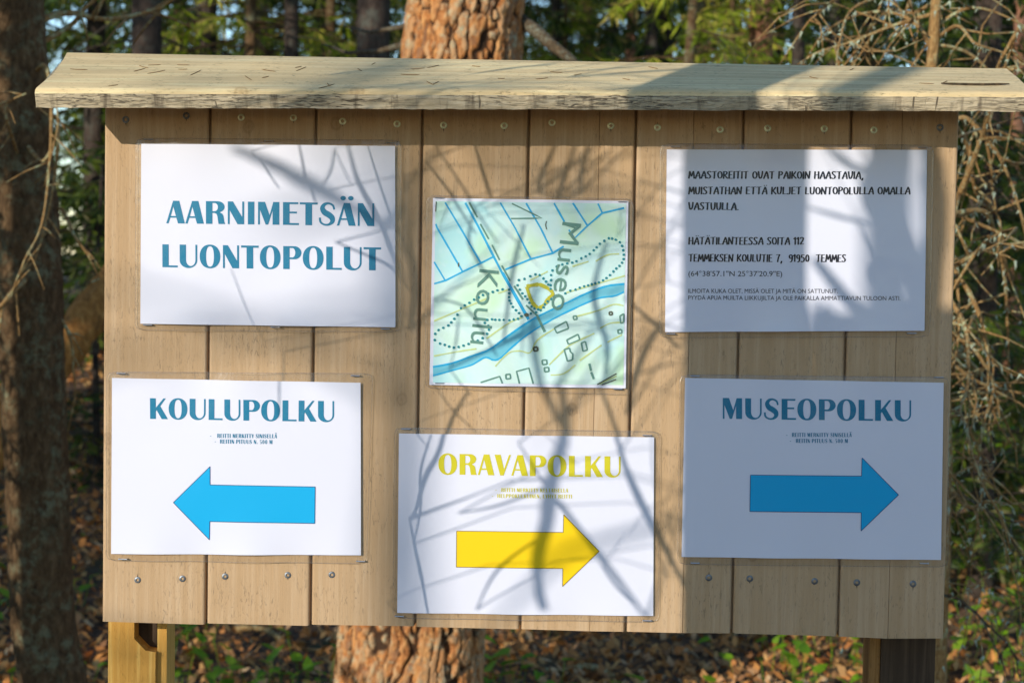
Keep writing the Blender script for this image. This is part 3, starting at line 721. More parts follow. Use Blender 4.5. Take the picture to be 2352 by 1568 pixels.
# map poster
P3, s3 = poster([(995, 455), (1443, 462), (1437, 891), (987, 883)], [(980, 449), (1454, 457), (1449, 906), (977, 890)],
                'square hand-drawn trail map in green and blue watercolour, middle of the board', .0030, 5.3)
Z5 = lambda L: [(x*.3338+784, y*.3338+523) for x, y in L]
flat_poly(P3, s3, Z5([(650, -182), (1958, -165), (1940, 1080), (632, 1062)]), 'map_background', M['map'], .0003, 30)
rt = [(632, 955), (760, 930), (900, 880), (1020, 835), (1150, 740), (1290, 645), (1380, 595), (1560, 510), (1700, 445), (1830, 400), (1947, 386)]
rb = [(1945, 440), (1880, 468), (1760, 487), (1600, 555), (1450, 630), (1300, 720), (1180, 815), (1100, 890), (1050, 908), (990, 890), (900, 940), (780, 975), (633, 1015)]
rtc, rbc = catmull(rt, 5), catmull(rb, 5)
river = flat_poly(None, s3, Z5(rtc+rbc), '', None, .0004, 24).build('river', M['map_river'], P3)
mb = MB(); ribbon(mb, s3, Z5(rtc), 4.5, .0006, 0, .4); ribbon(mb, s3, Z5(rbc), 4, .00062, 0, .4); mb.build('river_bank', M['map_blue'], river)
mb = MB(); d = .0005
for L, w in (([(640, 235), (715, 360)], 4), ([(640, 385), (720, 362), (838, 302), (962, 243), (1047, 200)], 4.2), ([(652, -25), (660, 0), (835, 300)], 4), ([(716, -172), (820, 0), (960, 240)], 4.2),
             ([(855, -170), (945, -5), (1040, 180), (1110, 315)], 5), ([(1110, 310), (1290, 630)], 7.5), ([(1095, -170), (1195, 0), (1305, 215)], 4), ([(1272, -168), (1370, 0), (1455, 175)], 4), ([(1463, -168), (1535, -40)], 4.2),
             ([(1593, -168), (1690, -18)], 4), ([(1765, -165), (1795, -100)], 3.5), ([(1945, -135), (1795, -100), (1690, -10), (1605, 72), (1565, 15)], 4.2), ([(1130, 287), (1305, 215), (1455, 175), (1530, 128)], 4.2)):
    ribbon(mb, s3, Z5(L), w, d, 0, .25); d += .00002
mb.build('ditch_lines', M['map_blue'], P3)
mb = MB(); d = .0009
for L, w in (([(882, -172), (937, -70)], 4.2), ([(958, -25), (1015, 78)], 3.6), ([(1038, 118), (1090, 222)], 3.6), ([(1105, 260), (1163, 365)], 3.6), ([(1190, 400), (1250, 492)], 4.5), ([(1272, 532), (1345, 600)], 4), ([(1345, 597), (1400, 714)], 6),
             ([(1535, -22), (1620, 5)], 4)):
    ribbon(mb, s3, Z5(L), w, d, 0, .2); d += .00001
mb.build('roads', M['map_green'], P3); mb = MB()
ribbon(mb, s3, Z5([(1175, -165), (1380, -65), (1168, -62)]), 3.2, d); mb.build('north_mark', M['map_green'], P3); mb = MB()
def boxline(L, w=3.2):
    global d
    L = L+[L[0]]
    for i in range(len(L)-1): ribbon(mb, s3, Z5([L[i], L[i+1]]), w, d, 0, .2); d += .000004
def sq(x, y, r): return [(x-r, y-r*.8), (x+r*.8, y-r), (x+r, y+r*.8), (x-r*.8, y+r)]
for L in ([(1465, 687), (1548, 642), (1563, 690), (1482, 722)], sq(1608, 617, 13), [(1550, 770), (1628, 730), (1640, 768), (1562, 800)], [(1650, 790), (1678, 780), (1692, 838), (1662, 848)],
          [(1532, 835), (1570, 825), (1575, 850), (1592, 865), (1590, 905), (1555, 915)], sq(1398, 922, 17), sq(1412, 972, 16), sq(1148, 1020, 17), sq(1915, 712, 14), [(1915, 605), (1943, 590), (1940, 650), (1920, 655)]): boxline(L)
ribbon(mb, s3, Z5([(1225, 1068), (1205, 985), (1290, 962), (1320, 1070)]), 3.2, d); ribbon(mb, s3, Z5([(960, 1060), (1090, 1018), (1108, 1066)]), 3.2, d)
ribbon(mb, s3, Z5([(1705, 932), (1717, 982)]), 5, d); ribbon(mb, s3, Z5([(1718, 990), (1736, 1038)]), 5, d)
mb.build('houses', M['map_green'], P3)
mb = MB(); boxline(sq(1853, 588, 11), 3.5); mb.build('small_house', M['map_dark'], P3)
mb = MB(); boxline(sq(1338, 832, 14), 4.2); mb.build('small_house', M['map_dark'], P3)
mb = MB(); mb.v = [(p.x, s3.y(p.x, p.z)-.0014, p.z) for p in (at(*q) for q in Z5([(1275+17*math.cos(k*.7854), 598+14*math.sin(k*.7854)) for k in range(8)]))]; mb.face(range(8)); mb.build('start_mark', M['map_dark'], P3)
mb = MB(); ribbon(mb, s3, Z5([(808, 240), (808, 268)]), 2.6, d); mb.build('ink_speck', M['map_dark'], P3)
mb = MB(); ribbon(mb, s3, Z5([(1412, -45), (1405, -20), (1412, 12)]), 2, d); mb.build('ink_speck', M['map_dark'], P3)
mb = MB(); ribbon(mb, s3, Z5([(1760, 1075), (1893, 1000)]), 2.5, d); ribbon(mb, s3, Z5([(1790, 1078), (1890, 1040)]), 2.5, d); mb.build('road_edge', M['map_dark'], P3)
mb = MB(); ribbon(mb, s3, Z5([(655, -178), (650, -110)]), 2, d); mb.build('ink_speck', M['map_dark'], P3)
mb = MB(); d2 = .00078
for L in ([(640, 640), (850, 550), (1010, 482)], [(1000, 760), (1160, 650), (1250, 612)], [(1060, 950), (1150, 860), (1230, 845), (1300, 856), (1350, 770), (1470, 690)], [(1590, 265), (1700, 232)], [(1750, 230), (1830, 187), (1910, 180)],
          [(1550, 445), (1800, 372), (1950, 330)], [(1430, 940), (1520, 850), (1590, 795), (1740, 725)], [(1780, 690), (1850, 655), (1940, 650)], [(1640, 910), (1790, 805)], [(1830, 785), (1930, 735)], [(1440, 1010), (1530, 1000), (1610, 940)], [(1610, 610), (1760, 570), (1870, 527), (1940, 535)],
          [(640, 880), (800, 850), (930, 830)], [(1080, 450), (1160, 420)], [(1300, 360), (1420, 300)], [(1775, 1072), (1893, 1018)]):
    ribbon(mb, s3, Z5(L), 3.4, d2, 4, .5); d2 += .000004
mb.build('contour_lines', M['map_lime'], P3)
mb = MB(); L = [(1275, 405), (1310, 395), (1360, 390), (1400, 405), (1440, 430), (1455, 455), (1430, 480), (1410, 510), (1380, 540), (1350, 548), (1320, 520), (1305, 490), (1290, 450), (1275, 405)]
ribbon(mb, s3, Z5(L), 8, .0011, 4, .5); mb.build('yellow_loop', M['map_yellow'], P3)
dots = [(1155, 425), (1110, 424), (1075, 430), (1043, 440), (1010, 452), (975, 462), (945, 478), (915, 493), (882, 515), (850, 532), (825, 552), (800, 597), (778, 625), (757, 650), (738, 670), (703, 687), (670, 702), (647, 728), (645, 770), (680, 795), (712, 803), (743, 815), (775, 822), (808, 818), (842, 808), (877, 797), (908, 782), (940, 775), (973, 757), (1003, 727), (1017, 700), (1012, 672), (988, 652), (1005, 632), (1037, 628), (1060, 630), (1088, 632), (1118, 632), (1157, 634), (1187, 630), (1217, 624), (1240, 607), (1223, 585), (1202, 565), (1180, 543), (1168, 520), (1158, 500), (1155, 475), (1156, 450),
        (1340, 580), (1305, 588), (1370, 565), (1390, 545), (1400, 525), (1420, 505), (1445, 490), (1470, 475), (1498, 462), (1540, 450), (1575, 432), (1610, 425), (1640, 412), (1670, 402), (1697, 396), (1722, 388), (1747, 382), (1772, 375), (1800, 362), (1822, 345), (1847, 325), (1870, 300), (1890, 280), (1912, 262), (1930, 240), (1940, 215), (1942, 185), (1938, 155), (1930, 125), (1915, 100), (1887, 83), (1862, 75), (1840, 73), (1808, 90), (1777, 110), (1755, 135), (1735, 155), (1708, 180), (1680, 197), (1650, 210), (1617, 230), (1587, 240), (1553, 245), (1520, 253), (1483, 268), (1452, 293), (1443, 325), (1443, 360), (1440, 395), (1440, 420),
        (1365, 325), (1335, 320), (1300, 333), (1260, 352), (1222, 360), (1213, 395), (1228, 425), (1245, 450), (1265, 470), (1280, 490), (1295, 515), (1310, 540), (1330, 555), (1355, 560), (1390, 348), (1408, 370), (1425, 390)]
mb = MB(); rr_ = random.Random(3)
for x, y in dots:
    pts = Z5([(x+(9+rr_.uniform(-1.5, 1.5))*math.cos(a*math.pi/4), y+(9.5+rr_.uniform(-1.5, 1.5))*math.sin(a*math.pi/4)) for a in range(8)])
    b = len(mb.v)
    for p in pts:
        P = at(*p); mb.v.append((P.x, s3.y(P.x, P.z)-.0012, P.z))
    mb.face(range(b, b+8))
mb.build('dotted_trails', M['map_teal'], P3)
mb = MB()
vs, fs, w = sans_line('Koulu'); place(s3, vs, fs, w, Z5([(953, 283)])[0], Z5([(888, 790)])[0], 0, .0013, mb=mb, upv=(47, 5))
mb.build('place_name', M['map_green'], P3); mb = MB()
vs, fs, w = sans_line('Museo'); place(s3, vs, fs, w, Z5([(1522, -40)])[0], Z5([(1440, 560)])[0], 0, .0013, mb=mb, upv=(45, 5))
mb.build('place_name', M['map_green'], P3)
for q in ((1010, 455), (1430, 464), (1010, 879), (1419, 893)): staple(P3, s3, *q)
#SPLIT

# ------------------------------------------------------------------ debris lying on the roof plank and poster
rg = random.Random(11)
NEED = [(450, 1090), (720, 1270), (950, 1690), (1480, 1260), (535, 1700), (532, 1830), (565, 1765), (430, 225), (475, 500), (440, 700), (545, 1100), (590, 340), (590, 90), (570, 455), (590, 545), (570, 640), (570, 690), (495, 1480), (545, 1960), (580, 130)]
def needle_on_roof(px, py, L, ang, label, group, r=.00042, mat='needle_dry'):
    # a point on the plank's top under the given place
    y = -.03; P = at(px, py, y)
    for _ in range(12):
        y += (P.z-roof_z(P.x, y))*.9; y = max(-.1, min(.018, y)); P = at(px, py, y)
    c = Vector((P.x, y, roof_z(P.x, y)+r*1.1)); n = 6; pts = []
    sl_ = (.2782-.2304)/.1266
    for k in range(n+1):
        t = (k/n-.5)*L; bx = math.cos(ang)*t; by = math.sin(ang)*t + -.05*L*math.sin(math.pi*k/n)
        by = max(-.103-y, min(.017-y, by))
        pts.append((c.x+bx, c.y+by, roof_z(c.x+bx, c.y+by)+r*1.2))
    mb = MB(); mb.tube(pts, [r*.6]+[r]*(n-1)+[r*.4], 5)
    return top(mb, 'pine_needle', M[mat], c, label, 'needle', group)
for k in range(34):
    if k < 10: py, px = (450, 450, 480, 540, 535, 440, 475, 545, 550, 500)[k]*.3338, (355, 421, 420, 570, 610, 74+784, 175+784, 1100*.3338+784, 1960*.3338+784, 1480*.3338+784)[k]
    else: px, py = rg.uniform(180, 2230), rg.uniform(150, 200)
    needle_on_roof(px, py, rg.uniform(.008, .022), rg.uniform(-1.2, 1.2)+(math.pi if rg.random() < .5 else 0), 'thin dry brown needle lying on top of the roof plank', 'dry needles lying on the roof plank')
c0 = needle_on_roof(2240, 197, .075, .0, 'dark bare spruce twig lying on the right end of the roof plank', None, .0013, 'twig_dark')
c0.name = 'spruce_twig'; c0['category'] = 'twig'

# ------------------------------------------------------------------ trees
def needle_twigs(mb, p, d, n, ln, w, rg, mi=0, droop=.5):
    """little sprays of needles: narrow leaf faces set around a side shoot"""
    d = d.normalized()
    for k in range(n):
        a = Vector((rg.gauss(0, 1), rg.gauss(0, 1), rg.gauss(0, .6)-droop)).normalized()
        dd = (d*.9+a*.8).normalized(); L = ln*rg.uniform(.6, 1.2); s_ = dd.cross(Vector((rg.gauss(0, 1), rg.gauss(0, 1), rg.gauss(0, 1)))).normalized()*w*rg.uniform(.6, 1.3)
        q = p + d*(k/n)*ln*.8
        mb.add([q, q+dd*L*.45+s_, q+dd*L, q+dd*L*.5-s_], [(0, 1, 2, 3)], mi)
def spruce_meshes(seed, H, r, z0, dens, reach, ln=.13, w=.012, bark='bark_dark', leaf='needle', step=.32, droop=.45, dead=0):
    rg = random.Random(seed)
    tm = MB(); n = 16; pts, rad = [], []
    for i in range(n+1):
        t = i/n; pts.append((.06*math.sin(t*5+seed)*t, .05*math.cos(t*4+seed)*t, -.1+(H+.1)*t)); rad.append(r*(1.25-.25*min(1, t*8))*(1-t)**.75+.006)
    tm.tube(pts, rad, 14, 0, .12)
    def axis(z): t = (z+.1)/(H+.1); return Vector((.06*math.sin(t*5+seed)*t, .05*math.cos(t*4+seed)*t, z))
    for k in range(dead):                                # dead side branches low on the stem
        z = rg.uniform(.3, max(.6, z0+.8)); a = rg.uniform(0, 6.28); L = rg.uniform(.3, .9); p = axis(z); b = [p]
        for q in range(4):
            p = p + Vector((math.cos(a), math.sin(a), -.1-.12*q))*L/4; a += rg.gauss(0, .25); b.append(p)
        tm.tube(b, [.007, .006, .005, .003, .0015], 5)
    cm = MB(); z = z0
    while z < H-.1:
        for k in range(rg.choice((4, 5, 5, 6))):
            a = rg.uniform(0, 6.28); L = reach*((1-(z/H))**.8)*rg.uniform(.55, 1.15)+.12; p = axis(z+rg.uniform(-.12, .12)); dirv = Vector((math.cos(a), math.sin(a), rg.uniform(-.05, .25))); seg = max(3, int(L/.12)); b = [p.copy()]
            for q in range(seg):
                dirv.z -= droop/seg*1.2; p = p + dirv.normalized()*L/seg; b.append(p.copy())
                if q < 1 and z < H*.6: continue
                if rg.random() > dens: continue
                for sd in (-1, 1):
                    lat = dirv.normalized().cross(Vector((0, 0, 1)))*sd
                    if lat.length < .05: continue
                    sl2 = (lat.normalized()*.9+dirv.normalized()*.5+Vector((0, 0, -.35))).normalized()
                    ll = ln*(1.6-.8*q/seg)
                    needle_twigs(cm, p, sl2, 5 if ln > .08 else 9, ll, w, rg)
            tm.tube(b, [max(.002, .012*(1-q/len(b))*min(1, L)) for q in range(len(b))], 4, cap=False)
        z += step*rg.uniform(.8, 1.2)
    return tm, cm, M[bark], M[leaf]
class Tree:
    """one kind of tree; put() sets a copy with its trunk and crown"""
    def __init__(s, name, cat, meshes):
        tm, cm, b, l = meshes; s.name, s.cat = name, cat
        def me(mb, nm, mt, sm_):
            m_ = bpy.data.meshes.new(nm); m_.from_pydata(mb.v, [], mb.f); m_.materials.append(mt)
            if sm_: m_.polygons.foreach_set('use_smooth', [True]*len(m_.polygons))
            m_.update(); return m_
        s.tm = me(tm, 'trunk', b, True); s.cm = me(cm, 'crown', l, False) if cm.f else None
    def put(s, x, y, label, rz=0, sc=1.0, group=None, lean=(0, 0)):
        root = empty(s.name, (x, y, gh(x, y)-.02), label, s.cat, group); root.rotation_euler = (lean[0], lean[1], rz); root.scale = (sc, sc, sc)
        t = bpy.data.objects.new('trunk', s.tm); COL.objects.link(t); t.parent = root
        if s.cm: c = bpy.data.objects.new('crown', s.cm); COL.objects.link(c); c.parent = root
        return root
T_spr = [Tree('spruce_tree', 'spruce', spruce_meshes(k, 9+k, .085, .6+.4*k, .9, 1.6, .14, .016, dead=10)) for k in range(3)]
T_lit = Tree('spruce_tree', 'spruce', spruce_meshes(21, 7.5, .05, .5, .7, 1.3, .12, .013, 'bark_spruce', 'needle_sunlit'))
T_dense = Tree('spruce_tree', 'spruce', spruce_meshes(31, 10, .11, .25, 1.0, 1.7, .15, .018, step=.26))
T_young = Tree('young_spruce', 'spruce', spruce_meshes(41, 2.6, .03, .1, .95, .75, .10, .011, step=.17))
T_younglit = Tree('young_spruce', 'spruce', spruce_meshes(43, 3.4, .03, .1, .95, .8, .065, .0055, 'bark_spruce', 'needle_sunlit', step=.17))
def pine_meshes(seed, H, r, bark):
    rg = random.Random(seed); tm, cm, _, _ = spruce_meshes(seed, H, r, H*.62, .9, 1.6, .16, .016, step=.45, droop=.1, dead=8); return tm, cm, M[bark], M['needle']
T_red = Tree('pine_tree', 'pine', pine_meshes(51, 11, .085, 'bark_red')); T_red2 = Tree('pine_tree', 'pine', pine_meshes(52, 12, .085, 'bark_red'))
T_bare = Tree('spruce_tree', 'spruce', spruce_meshes(61, 11, .085, 4.5, .8, 1.4, dead=34))

def px_x(px, Y): return at(px, 585, Y).x
FG = 'forest trees standing behind the noticeboard'
for T, px, Y, sc, rz, lab in (
    (T_bare, 338, 6.2, .95, .3, 'dark spruce trunk with dead side branches above the left end of the roof'),
    (T_bare, 668, 7.6, .62, 2.0, 'slim dark spruce between the left roof end and the big pine'),
    (T_bare, 846, 6.0, 1.0, 4.1, 'thick dark spruce trunk just left of the big red pine'),
    (T_red, 1338, 12.5, .62, .4, 'slim pine with sunlit orange bark just right of the big pine'),
    (T_red2, 1437, 13.5, .68, 1.0, 'small pinkish pine trunk second to the right of the big pine'),
    (T_bare, 1490, 11, .75, 1.5, 'narrow dark spruce beside the pinkish pine'),
    (T_red, 1738, 7.4, .90, 2.2, 'red-brown pine trunk above the roof right of centre'),
    (T_bare, 1822, 7.0, .52, 3.2, 'thin blackish spruce trunk right of the red-brown pine'),
    (T_bare, 1905, 9.0, .5, .8, 'thin grey spruce trunk behind the tangle of dead twigs'),
    (T_red2, 2330, 7.0, .45, 5.1, 'small reddish pine trunk at the right edge behind the twigs')):
    T.put(px_x(px, Y), Y, lab, rz, sc, FG)
# greener trees that fill the gaps
for T, px, Y, sc, rz, lab in (
    (T_spr[0], 215, 9.5, .9, 1, 'green spruce with sky through it behind the big left trunk'),
    (T_spr[1], 470, 10.5, 1.0, 2, 'drooping green spruce above the left part of the roof'),
    (T_lit, 590, 9.0, 1.0, 3, 'yellow-green sunlit spruce left of the big pine'),
    (T_spr[2], 745, 12, 1.0, 4, 'dark green spruce behind the slim dark trunk'),
    (T_spr[0], 1270, 14, .9, 5, 'loose green spruce right behind the big pine'),
    (T_lit, 1590, 8.4, 1.0, 1.7, 'bright yellow-green sunlit spruce above the middle right of the roof'),
    (T_younglit, 1665, 7.2, .95, .3, 'bushy sunlit young spruce at the foot of the red-brown pine'),
    (T_spr[1], 1400, 17, .9, .7, 'thin hazy green spruce between the small pine trunks'),
    (T_dense, 1980, 10.5, .85, 2.1, 'dense dark spruce behind the tangle of dead twigs'),
    (T_spr[2], 2250, 9.5, .95, 3.4, 'dark green spruce at the upper right behind the twigs'),
    (T_dense, 2275, 4.6, .40, 2.9, 'dense low spruce close behind the dead twigs at the right edge'),
    (T_lit, 400, 11.5, .9, 2.4, 'bright green spruce just behind the left end of the roof'), (T_lit, 760, 10, .85, 5.2, 'yellowish spruce between the thick dark trunk and the slim one'), (T_younglit, 1280, 11, 1.1, 1.2, 'pale green young spruce behind the right edge of the big pine'),
    (T_spr[1], 1520, 12.5, .9, 3.7, 'shaggy green spruce behind the bright sunlit one'), (T_lit, 1780, 11.5, 1, 4.4, 'light green spruce between the red-brown pine and the twigs'), (T_spr[0], 1100, 11, 1, .4, 'green spruce wholly behind the big pine trunk'),
    (T_younglit, 1585, 6.0, 1.15, 2.2, 'tall bushy yellow-green young spruce nearest behind the roof'), (T_younglit, 560, 7.6, 1.3, .7, 'yellow-green young spruce above the left half of the roof'),
    (T_young, 225, 6.6, .60, .9, 'small green young spruce low between the left trunk and the board'),
    (T_young, 2290, 6.4, .62, 2.6, 'small young spruce low at the right edge beyond the twigs')):
    T.put(px_x(px, Y), Y, lab, rz, sc, FG)
rg = random.Random(77)
far = [(-7.6, 17), (-6.2, 21), (-4.9, 18), (-3.6, 23), (-2.6, 19.5), (-1.5, 25), (-.6, 20), (.4, 26), (1.4, 21.5), (2.2, 27), (3.1, 20.5), (4.2, 24), (5.0, 17.5), (6.0, 22), (7.1, 18.5), (8.2, 25), (-9, 24), (-5.6, 29), (-3.0, 31), (0, 33), (2.8, 32), (5.4, 30), (9.6, 20), (-8, 33), (8, 34), (-10.5, 19)]
for i, (x, y) in enumerate(far):
    (T_spr[i % 3] if i % 4 else T_dense).put(x, y, 'distant dark spruce deep in the forest behind the board', rg.uniform(0, 6), rg.uniform(.8, 1.15), 'distant spruces deep in the forest')
for i, (x, y) in enumerate([(-5.5, 15), (-3.4, 14.2), (-1.9, 15.5), (.2, 16.2), (2.0, 15.2), (3.7, 13.6), (5.4, 14.6), (-7, 13.5), (-.9, 18), (4.6, 16.5), (1.1, 18.5), (-4.6, 17), (-2.7, 16.8)]):
    T_young.put(x, y, 'dark young spruce in the undergrowth far behind the board', rg.uniform(0, 6), rg.uniform(1.0, 1.35), 'young spruces in the far undergrowth')
# trees beside and behind the viewer: they throw the dappled shade, some added unseen to block sun
SH = 'spruces standing to the left of and behind the viewer'
for T, x, y, sc, rz in ((T_dense, -2.65, .75, .42, 5), (T_dense, -3.35, .8, .40, 1), (T_dense, -4.1, 1.2, .42, 2), (T_dense, -4.6, 4.4, .8, 2), (T_dense, -6.6, 6.6, 1, 4), (T_spr[0], -5.6, .5, .9, .5), (T_dense, -6.8, -1.2, 1, 1.2),
    (T_dense, -9.6, -2.5, 1.0, 2.2), (T_spr[1], 4.6, -7.5, 1, 3.3), (T_spr[2], 6.2, -2.0, 1, 4.4), (T_spr[1], -1.2, -11.5, .8, 2.0), (T_spr[2], -4.0, -15.5, 1, 1.4)):
    T.put(x, y, 'spruce outside the picture shading the clearing round the noticeboard', rz, sc, SH)

T_bare.put(-2.752, -.115, 'spruce outside the picture shading the clearing round the noticeboard', .4, .88, SH, (0, -.05))  # unseen trunk added to shade the stem at the left edge

T_high = Tree('spruce_tree', 'spruce', spruce_meshes(71, 7.5, .05, 2.55, 1.0, .95, .14, .018, step=.22))
T_high.put(-1.95, -.95, 'spruce outside the picture shading the clearing round the noticeboard', .4, 1, SH)  # unseen tree added, its high crown blocks sun from the right background
T_thin = Tree('spruce_tree', 'spruce', spruce_meshes(72, 7.0, .03, 3.0, .26, 1.5, .12, .012, step=.46, droop=.3))
T_thin.put(-6.15, -8.6, 'spruce outside the picture shading the clearing round the noticeboard', 1.4, 1, SH)

T_slim = Tree('spruce_tree', 'spruce', spruce_meshes(81, 7.5, .026, 4.8, .8, .9, dead=16))
p_ = at(2075, 560) + S*4.5
T_slim.put(p_.x, p_.y, 'spruce outside the picture shading the clearing round the noticeboard', .9, 1, SH)

# --- big pine right behind the board
def big_pine():
    Y = 2.95
    tL, tR = at(926, 60, Y), at(1207, 60, Y); bL, bR = at(772, 1500, Y), at(1112, 1500, Y)
    ct, cb = (tL+tR)/2, (bL+bR)/2; rt_, rb_ = (tR.x-tL.x)/2, (bR.x-bL.x)/2
    def axis(z):
        t = (z-cb.z)/(ct.z-cb.z); tt = max(-.3, min(2.2, t)); r = rb_+(rt_-rb_)*t if t < 1 else rt_*max(.12, 1-.085*(z-ct.z))
        r *= 1 + .5*max(0, .30-z)**1.5*2.4
        return Vector((cb.x+(ct.x-cb.x)*tt, Y, z)), r
    root = empty('pine_tree', (axis(0)[0].x, Y, gh(axis(0)[0].x, Y)), 'large old pine with thick cracked orange bark directly behind the noticeboard', 'pine')
    mb = MB(); fis, plt = [], []
    zs = list(np.arange(-.12, .95, .0065)) + list(np.arange(.95, 1.62, .05)) + list(np.arange(1.62, 2.75, .0065)) + list(np.arange(2.8, 13, .25))
    n = 340
    for z in zs:
        c, r = axis(z)
        for k in range(n):
            a = 2*math.pi*k/n; s_ = a*r
            wv = Vector((math.cos(a)*r, math.sin(a)*r, z))
            wx = noise.noise(wv*9)*.018+noise.noise(wv*31)*.010; wy = noise.noise(wv*31+Vector((9, 3, 1)))*.010; wz = noise.noise(wv*7+Vector((5, 0, 0)))*.05 + noise.noise(wv*40)*.012
            q = Vector((math.cos(a)*r*27+wx*27, math.sin(a)*r*27+wy*27, (z+wz)*4.6))
            dd, pp = noise.voronoi(q); e = dd[1]-dd[0]
            q2 = Vector((math.cos(a)*r*60+wx*50, math.sin(a)*r*60+wy*50, (z+wz)*24)); d2, p2 = noise.voronoi(q2); e2 = d2[1]-d2[0]
            cell = (math.sin(pp[0].x*12.9+pp[0].y*78.2+pp[0].z*37.7)*43758.5) % 1
            cell2 = (math.sin(p2[0].x*12.9+p2[0].y*78.2+p2[0].z*37.7)*43758.5) % 1
            f = min(1, max(0, (e-.03)*(9+6*cell))); f2 = min(1, e2*4)
            h = .0085*f + .0040*cell2*f + .0035*cell*f + .0028*noise.noise(wv*90)*f + .0016*noise.noise(Vector((wv.x*60, wv.y*60, wv.z*220)))*f
            rr = r - .018 + h*(1.35 if z < 1 else 1.1) + .003*noise.noise(wv*6)
            mb.v.append((c.x+rr*math.cos(a), c.y+rr*math.sin(a), z)); fis.append(min(1, min(f, .34+.66*f2)+max(0, 1.0*noise.noise(wv*8)-.3))); plt.append(cell*.35+cell2*.65)
    for j in range(len(zs)-1):
        for k in range(n): mb.face((j*n+k, j*n+(k+1) % n, (j+1)*n+(k+1) % n, (j+1)*n+k))
    mb.attr = {'fissure': fis, 'plate': plt}
    mb.build('trunk', M['pine'], root, True)
    # dead branch slanting down on the right side, thin dead ones on the left
    for L, rad in (([(1185, 40, Y), (1230, 70, Y-.05), (1268, 105, Y-.1), (1312, 137, Y-.12), (1345, 175, Y-.1)], [.021, .019, .017, .013, .008]),
                   ([(935, 100, Y), (870, 118, Y+.2), (800, 122, Y+.4), (740, 100, Y+.5)], [.010, .008, .006, .003]), ([(935, 60, Y), (850, 75, Y+.3), (790, 60, Y+.5)], [.008, .006, .003])):
        mb = MB(); mb.tube([at(*p) for p in L], rad, 7, 0, .15); mb.build('dead_branch', M['twig_dark'], root, True)
    rg = random.Random(9); cm = MB()
    for k in range(46):
        z = rg.uniform(8.5, 13.2); a = rg.uniform(0, 6.28); c, _ = axis(z); L = rg.uniform(.6, 2.4)*(1 if z < 12 else .6); p = c.copy(); d = Vector((math.cos(a), math.sin(a), rg.uniform(0, .5)))
        for q in range(8):
            p = p+d.normalized()*L/8; d.z += .03
            if q > 2: needle_twigs(cm, p, d, 9, .16, .012, rg, 0, 0)
    cm.build('crown', M['needle'], root)
big_pine()

